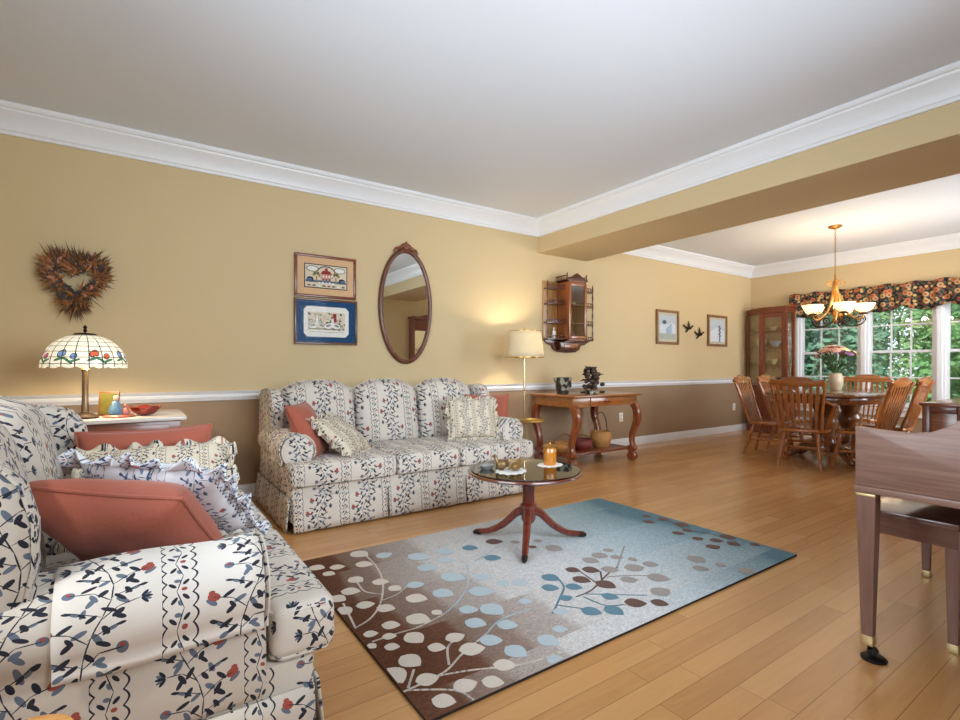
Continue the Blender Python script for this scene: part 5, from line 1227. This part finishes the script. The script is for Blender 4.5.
# ------------------------------------------------------------------ dining chairs
def turned(b, p0, p1, pr, n=10):
    p0, p1 = Vector(p0), Vector(p1)
    b.tube([p0.lerp(p1, f) for f, r in pr], [r for f, r in pr], n)
LEGP = [(0, .014), (.1, .017), (.2, .021), (.28, .015), (.31, .022), (.34, .015), (.5, .021), (.66, .019), (.70, .013), (.74, .021), (.78, .013), (.9, .017), (1, .012)]
STRP = [(0, .008), (.25, .011), (.45, .014), (.5, .011), (.55, .014), (.75, .011), (1, .008)]
def chair(label, armed, group):
    k = 1.03 if armed else 1.0
    t = thing('dining_armchair' if armed else 'dining_chair', label, 'chair', group=group)
    rk = lambda z: 0.175+(z-0.40)*0.30
    b = MB(); n = 40; pl = []
    for i in range(n):
        a = 2*PI*i/n; c, s = math.cos(a), math.sin(a)
        pl.append((0.225*k*abs(c)**0.62*(1 if c > 0 else -1)*(1-0.05*s), 0.21*abs(s)**0.62*(1 if s > 0 else -1)))
    b.prism(pl, 0.370, 0.402, 'XY', 0.010); b.build('seat', M_OAKX, t)
    for sx in (-1, 1):
        b = MB(); turned(b, (sx*0.15*k, -0.13, 0.3695), (sx*0.20*k, -0.20, 0), LEGP); b.build('leg', M_OAK, t)
        b = MB(); turned(b, (sx*0.14*k, 0.13, 0.3695), (sx*0.19*k, 0.235, 0), LEGP); b.build('leg', M_OAK, t)
        b = MB(); turned(b, (sx*0.178*k, -0.168, 0.19), (sx*0.168*k, 0.188, 0.19), STRP, 8); b.build('stretcher', M_OAK, t)
    for y, z in ((-0.176, 0.15), (-0.163, 0.23), (0.005, 0.19)):
        b = MB(); turned(b, (-0.174*k, y, z), (0.174*k, y, z), STRP, 8); b.build('stretcher', M_OAK, t)
    # back posts, arrow slats, crest
    for sx in (-1, 1):
        p = catmull([(sx*0.185*k, rk(0.40)-0.01, 0.395), (sx*0.20*k, rk(0.6), 0.6), (sx*0.222*k, rk(0.78), 0.78), (sx*0.235*k, rk(0.90)+0.01, 0.90)], 4)
        b = MB(); b.tube(p, [0.017]*len(p), 8, flat=0.75); b.build('back_post', M_OAK, t)
    for i in range(7):
        u = (i-3)/3; x0, x1 = u*0.135*k, u*0.175*k
        b = MB(); prof = [(0, .007), (.2, .009), (.45, .013), (.68, .021), (.76, .019), (.84, .011), (.90, .014), (1, .012)]
        L_, R_ = [], []
        for f, w_ in prof:
            z = 0.398+(0.865-0.398)*f; x = x0+(x1-x0)*f; L_.append((x-w_, z)); R_.append((x+w_, z))
        tb = bmesh.new(); poly = L_+R_[::-1]
        A = [tb.verts.new((x, rk(z)-0.005+0.02*u*u*0-0.0, z)) for x, z in poly]; B = [tb.verts.new((x, rk(z)+0.006, z)) for x, z in poly]
        m = len(poly)
        for q in range(len(L_)-1):
            j = m-1-q
            tb.faces.new([A[q], A[q+1], A[j-1], A[j]]); tb.faces.new([B[q+1], B[q], B[j], B[j-1]])
        for q in range(m): tb.faces.new([A[q], A[(q+1) % m], B[(q+1) % m], B[q]])
        bmesh.ops.recalc_face_normals(tb, faces=tb.faces); b.put(tb); b.build('spindle', M_OAK, t)
    w_ = 0.247*k
    top = [(-1, .875), (-.97, .915), (-.86, .930), (-.72, .918), (-.58, .915), (-.46, .938), (-.25, .950), (0, .953)]
    cr = [(x*w_, z) for x, z in top]+[(-x*w_, z) for x, z in top[-2::-1]]+[(w_*0.93, .855), (w_*0.5, .850), (0, .848), (-w_*0.5, .850), (-w_*0.93, .855)]
    b = MB(); b.prism(cr, -0.012, 0.012, 'XZ', 0.005)
    for v in b.bm.verts: v.co.y += rk(v.co.z)+0.012*(v.co.x/w_)**2*-1
    b.build('crest_rail', M_OAKX, t)
    if armed:
        for sx in (-1, 1):
            p = catmull([(sx*0.24, rk(0.70), 0.70), (sx*0.265, 0.16, 0.672), (sx*0.275, 0.0, 0.66), (sx*0.27, -0.13, 0.665), (sx*0.262, -0.185, 0.655), (sx*0.26, -0.195, 0.635)], 5)
            b = MB(); b.tube(p, [0.017]*len(p), 8, flat=0.8); ar = b.build('arm', M_OAK, t)
            for y in (-0.13, -0.06, 0.01):
                b = MB(); turned(b, (sx*0.205, y*0.95, 0.395), (sx*0.27, y, 0.655), [(0, .009), (.2, .014), (.35, .009), (.5, .015), (.7, .010), (.85, .014), (1, .009)], 8); b.build('arm_spindle', M_OAK, ar)
    return t
side = chair('oak arrow back dining chair on the wall side of the table, nearer the camera', False, None)
side.location = (6.28, 2.99, 0); side.rotation_euler = (0, 0, math.radians(8))
dup(side, (6.88, 3.0, 0), math.radians(2), 'oak arrow back dining chair on the wall side, next to the china cabinet')
dup(side, (6.14, 2.01, 0), math.radians(176), 'oak arrow back dining chair on the sideboard side, nearer the camera')
dup(side, (6.82, 2.01, 0), math.radians(182), 'oak arrow back dining chair on the sideboard side, nearer the windows')
armc = chair('oak dining armchair with its back to the camera at the near end of the table', True, None)
armc.location = (5.89, 2.46, 0); armc.rotation_euler = (0, 0, math.radians(102))
dup(armc, (7.66, 2.56, 0), math.radians(-88), 'oak dining armchair at the window end of the dining table facing the camera')

# ------------------------------------------------------------------ vase of flowers
VX, VY = 7.08, 2.60
t = thing('flower_vase', 'beige ceramic vase of pink and cream flowers on the dining table', 'vase', (VX, VY, 0.7675))
b = MB(); b.lathe([(0, 0), (0.055, 0), (0.06, 0.01), (0.078, 0.08), (0.08, 0.13), (0.066, 0.185), (0.058, 0.20), (0.064, 0.21), (0.058, 0.21), (0.05, 0.18), (0, 0.17)], n=28); b.build('vase', mat('beige_ceramic', (196, 178, 148), 0.4, var=0.1), t)
rnd = random.Random(12); MST = mat('flower_stem', (70, 104, 52), 0.6)
FLM = [mat('petal_pink', (222, 168, 150), 0.7, var=0.12, nscale=60), mat('petal_cream', (232, 208, 160), 0.7, var=0.1, nscale=60), mat('petal_mauve', (134, 92, 130), 0.7, var=0.2, nscale=60)]
bs = MB(); heads = []
for k in range(17):
    a = 2*PI*k/17*2.4; r = 0.19*math.sqrt((k+0.6)/17); h = 0.52-2.2*r*r+rnd.uniform(-0.03, 0.04)
    e = Vector((r*math.cos(a), r*math.sin(a), h)); heads.append((e, k))
    bs.tube([(0.02*math.cos(a), 0.02*math.sin(a), 0.18), (e.x*0.45, e.y*0.45, 0.33), e], 0.0035, 5)
o = bs.build('stem_bunch', MST, t)
for e, k in heads:
    b = MB(); d = Vector((e.x, e.y, 0.22)).normalized(); M_ = Matrix.Translation(e) @ d.to_track_quat('Z', 'Y').to_matrix().to_4x4()
    for lay, (rr, tl, m_) in enumerate(((0.062, 0.15, 11), (0.045, 0.5, 9), (0.026, 0.9, 6))):
        for q in range(m_):
            a = 2*PI*q/m_+lay; b.ball((rr*0.6*math.cos(a), rr*0.6*math.sin(a), 0.006+lay*0.007), (rr*0.42, rr*0.28, 0.006), M=M_ @ Rz(a) @ Tr(0, 0, 0) if False else M_, u=8, v=5)
    b.build('flower', FLM[(0, 1, 0, 0, 2, 1, 0, 1)[k % 8]], t)
b = MB(); tb = bmesh.new()
for k in range(150):
    a = rnd.uniform(0, 2*PI); f = rnd.uniform(0.1, 0.95); z = 0.2+0.27*f; r = (0.03+0.18*f)*rnd.uniform(0.4, 1.05)
    p = Vector((r*math.cos(a), r*math.sin(a), z)); d = Vector((math.cos(a), math.sin(a), rnd.uniform(0.3, 1.6))).normalized(); l = rnd.uniform(0.05, 0.09); s = d.orthogonal().normalized()*0.012
    tb.faces.new([tb.verts.new(x) for x in (p, p+d*l*0.5+s, p+d*l, p+d*l*0.5-s)])
b.put(tb); b.build('foliage', mat('bouquet_leaf', (62, 96, 54), 0.6, var=0.3, nscale=30), t)

# ------------------------------------------------------------------ chandelier
HXc, HYc = 6.86, 2.525
t = thing('chandelier', 'five arm gilt chandelier with glass bowl shades over the dining table', 'chandelier', (HXc, HYc, 0))
b = MB(); b.lathe([(0, H-0.001), (0.07, H-0.001), (0.072, H-0.012), (0.04, H-0.028), (0.012, H-0.04), (0, H-0.04)], n=28); b.build('canopy', M_GOLD, t)
b = MB(); z = H-0.04; k = 0
while z > 2.16:
    ax = (1, 0) if k % 2 else (0, 1)
    b.tube([(0.008*math.cos(2*PI*i/10)*ax[0], 0.008*math.cos(2*PI*i/10)*ax[1], z-0.016+0.016*math.sin(2*PI*i/10)) for i in range(10)], 0.0026, 5, closed=True); z -= 0.026; k += 1
b.build('chain', M_GOLD, t)
b = MB(); b.lathe([(0, 1.56), (0.012, 1.565), (0.026, 1.59), (0.016, 1.62), (0.030, 1.66), (0.018, 1.70), (0.014, 1.78), (0.020, 1.90), (0.034, 1.98), (0.026, 2.05), (0.014, 2.09), (0.010, 2.15), (0, 2.16)], n=18); b.build('column', M_GOLD, t)
M_BOWL = mat('frosted_amber_glass', (250, 226, 186), 0.4, var=0.05, emit=(255, 216, 158), estr=1.5)
for q in range(5):
    a = math.radians(145.6+72*q); ca, sa = math.cos(a), math.sin(a)
    rz = lambda pts: [(r*ca, r*sa, z_) for r, z_ in pts]
    b = MB(); c2 = catmull([(0, r, z_) for r, z_ in ((0.015, 2.02), (0.035, 1.90), (0.06, 1.78), (0.12, 1.68), (0.19, 1.62), (0.245, 1.615), (0.27, 1.665))], 6)
    b.tube([(p.y*ca, p.y*sa, p.z) for p in c2], 0.011, 8)
    sc = [(0.19+0.001*i*0+0.055*(1-i/22)*math.cos(0.4*i), 1.655+0.055*(1-i/22)*math.sin(0.4*i)) for i in range(20)]
    b.tube(rz(sc), 0.006, 6)
    sc = [(0.045+0.04*(1-i/20)*math.cos(2.6-0.42*i)+0.02, 2.045+0.04*(1-i/20)*math.sin(2.6-0.42*i)) for i in range(17)]
    b.tube(rz(sc), 0.005, 6)
    ar = b.build('arm', M_GOLD, t)
    b = MB(); b.tube(rz([(p.y, p.z) for p in catmull([(0, r, z_) for r, z_ in ((0.27, 1.655), (0.285, 1.60), (0.235, 1.545), (0.15, 1.535), (0.075, 1.57), (0.025, 1.60))], 6)]), 0.007, 6)
    b.tube(rz([(0.225+0.045*(1-i/22)*math.cos(0.42*i), 1.60+0.045*(1-i/22)*math.sin(0.42*i)) for i in range(20)]), 0.006, 6)
    b.tube(rz([(0.115+0.045*(1-i/22)*math.cos(PI-0.42*i), 1.60+0.045*(1-i/22)*math.sin(PI-0.42*i)) for i in range(20)]), 0.006, 6)
    b.build('scroll', M_DKBRN, ar)
    b = MB(); b.lathe([(0, 1.662), (0.045, 1.668), (0.05, 1.674), (0.02, 1.69), (0, 1.69)], (0.27*ca, 0.27*sa, 0), 16); b.build('bobeche', M_DKBRN, ar)
    b = MB(); b.lathe([(0.018, 1.690), (0.055, 1.70), (0.085, 1.725), (0.098, 1.755), (0.112, 1.785), (0.109, 1.786), (0.094, 1.758), (0.08, 1.730), (0.052, 1.706), (0.018, 1.696)], (0.27*ca, 0.27*sa, 0), 28); b.build('glass_shade', M_BOWL, ar)
    bulb((HXc+0.27*ca, HYc+0.27*sa, 1.80), 5.0, 0.04, (1.0, 0.80, 0.55))

# ------------------------------------------------------------------ valance
def valance_mat():
    m, nt, p, out = newmat('dark_floral_valance')
    uv = N(nt, 'ShaderNodeUVMap'); c = None
    def vor(sc, off):
        mp = N(nt, 'ShaderNodeMapping'); mp.inputs['Location'].default_value = (off, off*0.7, 0); L(nt, uv.outputs[0], mp.inputs['Vector'])
        v = N(nt, 'ShaderNodeTexVoronoi', voronoi_dimensions='2D'); v.inputs['Scale'].default_value = sc; L(nt, mp.outputs[0], v.inputs['Vector']); s = N(nt, 'ShaderNodeSeparateColor'); L(nt, v.outputs['Color'], s.inputs[0]); return v, s
    c = lin((26, 24, 30))
    v, s = vor(26, 3.1); c = mix_n(nt, math_n(nt, 'LESS_THAN', v.outputs['Distance'], 0.34), c, lin((84, 86, 62)))
    v, s = vor(17, 7.7); r = N(nt, 'ShaderNodeValToRGB'); r.color_ramp.interpolation = 'CONSTANT'; e = r.color_ramp.elements; e[0].color = lin((124, 70, 48)); e[1].position = 0.4; e[1].color = lin((196, 156, 96)); x = e.new(0.7); x.color = lin((112, 52, 46)); L(nt, s.outputs[0], r.inputs[0]); c = mix_n(nt, math_n(nt, 'LESS_THAN', v.outputs['Distance'], 0.30), c, r.outputs[0])
    v, s = vor(9.5, 1.3); r = N(nt, 'ShaderNodeValToRGB'); r.color_ramp.interpolation = 'CONSTANT'; e = r.color_ramp.elements; e[0].color = lin((178, 112, 72)); e[1].position = 0.5; e[1].color = lin((178, 148, 104)); L(nt, s.outputs[1], r.inputs[0])
    c = mix_n(nt, math_n(nt, 'LESS_THAN', v.outputs['Distance'], 0.30), c, r.outputs[0]); c = mix_n(nt, math_n(nt, 'LESS_THAN', v.outputs['Distance'], 0.12), c, lin((150, 62, 40)))
    L(nt, c, p.inputs['Base Color']); p.inputs['Roughness'].default_value = 0.85
    return m
t = thing('window_valance', 'dark floral fabric valance with a scalloped hem across the dining windows', 'curtain', (8.515, 0, 0))
b = MB(); y0, y1 = 0.95, 3.76
def val(u, v):
    y = y1+(y0-y1)*u; sc = abs(math.sin(PI*(u*(y1-y0)/0.47)))**0.8
    zt = 2.185+0.012*math.sin(u*60); zb = 1.885-0.075*sc
    z = zb+(zt-zb)*v
    x = 0.03*math.sin(u*95+math.sin(u*31)*2)*(0.35+0.65*(1-v))*0.8-0.03*math.sin(PI*v)
    return Vector((x, y, z))
b.grid(val, 220, 8); b.build('fabric', valance_mat(), t, lambda co, n: (co.y, co.z), solid=0.004, ang=80)
b = MB(); b.tube([(0.02, y0-0.02, 2.165), (0.02, y1-0.02, 2.165)], 0.012, 8); b.box(0.02, 0.083, y0+0.1, y0+0.12, 2.155, 2.175); b.box(0.02, 0.083, y1-0.12, y1-0.10, 2.155, 2.175); b.build('rod', M_TRIM, t)

# ------------------------------------------------------------------ pictures and metal birds on the dining wall
def small_picture(label, x, z, w_, h_, seed):
    t = thing('framed_picture', label, 'picture', (x, YN-0.002, z))
    b = MB(); frame_box(b, w_, h_, 0.036, -0.028, 0.0, 0.005); b.build('frame', wood('oak_frame_%d' % seed, (110, 74, 40), (150, 108, 64), 'Z'), t)
    b = MB(); b.box(-w_/2+.034, w_/2-.034, -0.012, -0.004, -h_/2+.034, h_/2-.034); b.build('mat_board', mat('pale_mat_%d' % seed, (206, 196, 172), 0.85), t)
    b = MB(); y = -0.0125; a, c = w_/2-.07, h_/2-.075
    sheet(b, rect(-a, a, -c, c), y, 0); y -= .0006
    if seed == 1:
        sheet(b, [(-a, .02), (-a*.4, .06), (0, .03), (a*.5, .08), (a, .04), (a, -c), (-a, -c)], y, 1); y -= .0006
        sheet(b, [(-a*.2, -.02), (a*.5, .06), (a*.5, -.1), (-a*.2, -.12)], y, 2); y -= .0006; sheet(b, rect(-a, a, -c, -.09), y, 3); sheet(b, oval(-a*.4, .07, .05, .03), y, 4)
    else:
        sheet(b, [(-a, -.02), (-a*.2, .05), (a, 0), (a, -c), (-a, -c)], y, 1); y -= .0006
        sheet(b, rect(a*.25, a*.4, -c, .08), y, 4)
        for k in range(6): sheet(b, oval(a*.3+(-1)**k*.018, -.08+k*.03, .022, .014, 10), y-.0006-k*.0001, (4, 5)[k % 2])
    b.build('print', [mat('print_sky_%d' % seed, (196, 208, 216), .9), mat('print_glare_%d' % seed, (222, 228, 236), .9), mat('print_blue_%d' % seed, (166, 186, 210), .9), mat('print_sand_%d' % seed, (178, 184, 176), .9), mat('print_dark_%d' % seed, (92, 104, 112), .9), mat('print_rose_%d' % seed, (150, 108, 122), .9)], t)  # print colours paled to carry the window glare on the glass
    b = MB(); b.box(-w_/2+.035, w_/2-.035, -0.020, -0.0185, -h_/2+.035, h_/2-.035); b.build('glazing', M_PGLASS, t)
small_picture('wood framed landscape print paled by window glare on the dining wall nearer the curio cabinet', 6.27, 1.62, 0.52, 0.49, 1)
small_picture('wood framed glare paled print with dark flowers on the dining wall nearer the china cabinet', 7.55, 1.62, 0.54, 0.49, 2)
def metal_bird(label, x, z, s):
    t = thing('bird_ornament', label, 'wall ornament', (x, YN-0.012, z))
    b = MB(); b.ball((0, -0.008, 0), (0.07, 0.012, 0.022)); b.tube([(0.05, -0.008, 0.01), (0.09, -0.008, 0.03)], [0.014, 0.008], 8); b.ball((0.092, -0.008, 0.032), (0.018, 0.01, 0.014)); b.tube([(0.105, -0.008, 0.032), (0.13, -0.008, 0.028)], [0.005, 0.002], 6)
    b.prism([(-0.02, 0.0), (0.03, 0.005), (0.01, 0.08), (-0.01, 0.11)], -0.012, -0.004, 'XZ', 0.001); b.prism([(-0.03, 0.0), (0.01, -0.01), (-0.05, -0.06), (-0.08, -0.07)], -0.012, -0.004, 'XZ', 0.001); b.prism([(-0.06, 0.012), (-0.06, -0.012), (-0.13, 0.03), (-0.13, 0.055)], -0.012, -0.004, 'XZ', 0.001)
    b.tube([(0, 0.0, 0), (0, 0.011, 0)], 0.004, 6)
    b.build('bird', M_DKBRN, t)
metal_bird('dark metal flying bird ornament higher on the wall between the two dining prints', 6.78, 1.63, 1)
metal_bird('dark metal flying bird ornament lower on the wall between the two dining prints', 7.06, 1.545, 1)

# ------------------------------------------------------------------ china cabinet
t = thing('china_cabinet', 'tall cherry china cabinet with glazed canted sides in the dining corner', 'cabinet', (0, 0, 0))
PL = [(8.46, 4.38), (8.41, 4.38), (8.22, 4.06), (8.22, 3.68), (8.37, 3.645), (8.46, 3.645)]
def off(pl, d):
    cx = sum(p[0] for p in pl)/len(pl); cy = sum(p[1] for p in pl)/len(pl); return [(cx+(x-cx)*(1+d), min(cy+(y-cy)*(1+d), 4.385)) for x, y in pl]
b = MB(); b.prism(PL, 0.02, 0.72, 'XY', 0.004); b.prism(off(PL, 0.03), 0.72, 0.76, 'XY', 0.004); b.prism(off(PL, 0.02), 0.0, 0.08, 'XY', 0.003); b.build('base', M_CHERRYZ, t)
b = MB(); b.box(8.205, 8.219, 3.70, 4.04, 0.12, 0.68, 0.004); dd = b.build('door', M_CHERRYZ, t)
b = MB(); b.ball((8.195, 3.74, 0.45), 0.012, u=10, v=7); b.build('knob', M_BRASS, dd)
b = MB(); b.box(8.445, 8.46, 3.645, 4.38, 0.76, 1.90); b.build('back_panel', wood('cabinet_back', (184, 144, 104), (206, 168, 126), 'Z'), t)
for (x, y) in PL[1:5]:
    b = MB(); b.box(x-0.018, x+0.018, min(y, 4.362)-0.022, min(y, 4.362)+0.022, 0.76, 1.90, 0.003); b.build('post', M_CHERRYZ, t)
b = MB(); b.box(8.213, 8.229, 3.70, 3.745, 0.77, 1.89); b.box(8.213, 8.229, 3.995, 4.04, 0.77, 1.89); b.box(8.213, 8.229, 3.745, 3.995, 1.83, 1.89); b.box(8.213, 8.229, 3.745, 3.995, 0.77, 0.82)
dd = b.build('glazed_door', M_CHERRYZ, t)
b = MB(); b.box(8.219, 8.222, 3.74, 4.0, 0.81, 1.835); b.build('pane', M_CGLASS, dd)
for i in (1, 3):
    (xa, ya), (xb, yb) = PL[i], PL[i+1]
    if i == 1: A, B = Vector((xa, ya-0.02, 0)), Vector((xb, yb, 0))
    else: A, B = Vector((xa, ya, 0)), Vector((xb, yb, 0))
    nn = Vector((-(B-A).y, (B-A).x, 0)).normalized()*0.002
    b = MB(); b.prism([tuple((A+nn)[:2]), tuple((B+nn)[:2]), tuple((B-nn)[:2]), tuple((A-nn)[:2])], 0.77, 1.89, 'XY'); b.build('pane', M_CGLASS, t)
for z in (1.08, 1.36, 1.62):
    b = MB(); b.prism(off(PL, -0.07), z, z+0.010, 'XY'); b.build('shelf', wood('cabinet_shelf_%d' % int(z*100), (180, 140, 100), (206, 168, 124), 'Y'), t)
b = MB(); b.prism(PL, 1.90, 1.93, 'XY', 0.002); b.prism(off(PL, 0.05), 1.93, 1.975, 'XY', 0.006); b.prism(off(PL, 0.09), 1.975, 1.995, 'XY', 0.004); b.build('cornice', M_CHERRYZ, t)
def plate(label, x, y, z, r, m, group=None):
    t = thing('plate', label, 'plate', (x, y, z), rot=(0, math.radians(-78), 0))
    b = MB(); b.lathe([(0, 0), (r*0.6, 0), (r, 0.012), (r*0.99, 0.016), (r*0.6, 0.005), (0, 0.005)], (-0.0, 0, 0), 28, M=Tr(r, 0, 0)); b.build('plate_body', m, t)
def bowl(label, x, y, z, r, h, m):
    t = thing('bowl', label, 'bowl', (x, y, z)); b = MB(); b.lathe([(0, 0), (r*0.45, 0), (r*0.5, h*0.1), (r, h), (r*0.95, h), (r*0.45, h*0.18), (0, h*0.15)], n=24); b.build('bowl_body', m, t)
def teapot(label, x, y, z, m):
    t = thing('teapot', label, 'teapot', (x, y, z)); b = MB(); b.lathe([(0, 0), (0.035, 0), (0.055, 0.03), (0.05, 0.06), (0.028, 0.075), (0, 0.078)], n=22); b.build('body', m, t)
    b = MB(); b.lathe([(0, 0.0785), (0.028, 0.0785), (0.012, 0.09), (0.009, 0.10), (0, 0.104)], n=16); b.build('lid', m, t)
    b = MB(); b.tube([(0, -0.05, 0.03), (0, -0.075, 0.045), (0, -0.09, 0.072)], [0.012, 0.008, 0.006], 8); b.build('spout', m, t)
    b = MB(); b.tube([(0, 0.045, 0.06), (0, 0.08, 0.06), (0, 0.08, 0.03), (0, 0.05, 0.022)], 0.005, 6); b.build('handle', m, t)
M_CREAMC = mat('cream_china', (222, 206, 168), 0.2, coat=0.4); M_BLUEC = mat('blue_white_china', (186, 192, 204), 0.2, var=0.25, nscale=40, coat=0.4)
plate('cream oval plate standing at the canted end of the china cabinet middle shelf', 8.385, 4.13, 1.371, 0.085, M_CREAMC)
bowl('wide cream bowl on the top shelf of the china cabinet', 8.34, 3.93, 1.631, 0.085, 0.055, M_CREAMC)
bowl('small white bowl on the top shelf of the china cabinet by the window side', 8.32, 3.75, 1.631, 0.045, 0.05, M_WHITEC)
bowl('shallow white dish on the top shelf of the china cabinet by the wall side', 8.36, 4.14, 1.631, 0.06, 0.03, M_WHITEC)
bowl('large blue white bowl on the middle shelf of the china cabinet', 8.32, 3.885, 1.371, 0.085, 0.09, M_BLUEC)
plate('tall white plate standing on the middle shelf behind the cabinet door post', 8.41, 3.74, 1.371, 0.08, M_WHITEC)
bowl('cream cup shaped bowl on the lower shelf of the china cabinet', 8.32, 3.91, 1.091, 0.06, 0.08, M_CREAMC)
plate('cream plate standing on the lower shelf of the china cabinet', 8.40, 3.75, 1.091, 0.075, M_CREAMC)
teapot('white teapot on the lower shelf at the canted end of the china cabinet', 8.36, 4.12, 1.091, M_WHITEC)
bowl('dark patterned bowl on the bottom of the china cabinet', 8.345, 3.84, 0.7615, 0.085, 0.12, mat('dark_pattern_china', (76, 62, 70), 0.25, var=0.6, nscale=30))

# ------------------------------------------------------------------ stool at the near corner
t = thing('wooden_stool', 'round golden oak stool just in front of the near loveseat arm', 'stool', (-0.15, 1.06, 0))
M_GOLDOAK = wood('golden_oak', (176, 110, 34), (214, 146, 58), 'X', 0.25, coat=0.6)
b = MB(); b.lathe([(0, 0.425), (0.05, 0.425), (0.066, 0.435), (0.07, 0.448), (0.064, 0.458), (0.05, 0.461), (0, 0.460)], n=36); b.build('seat', M_GOLDOAK, t)
for q in range(4):
    a = PI/4+q*R90; b = MB(); turned(b, (0.04*math.cos(a), 0.04*math.sin(a), 0.4255), (0.12*math.cos(a), 0.12*math.sin(a), 0), LEGP); b.build('leg', M_GOLDOAK, t)
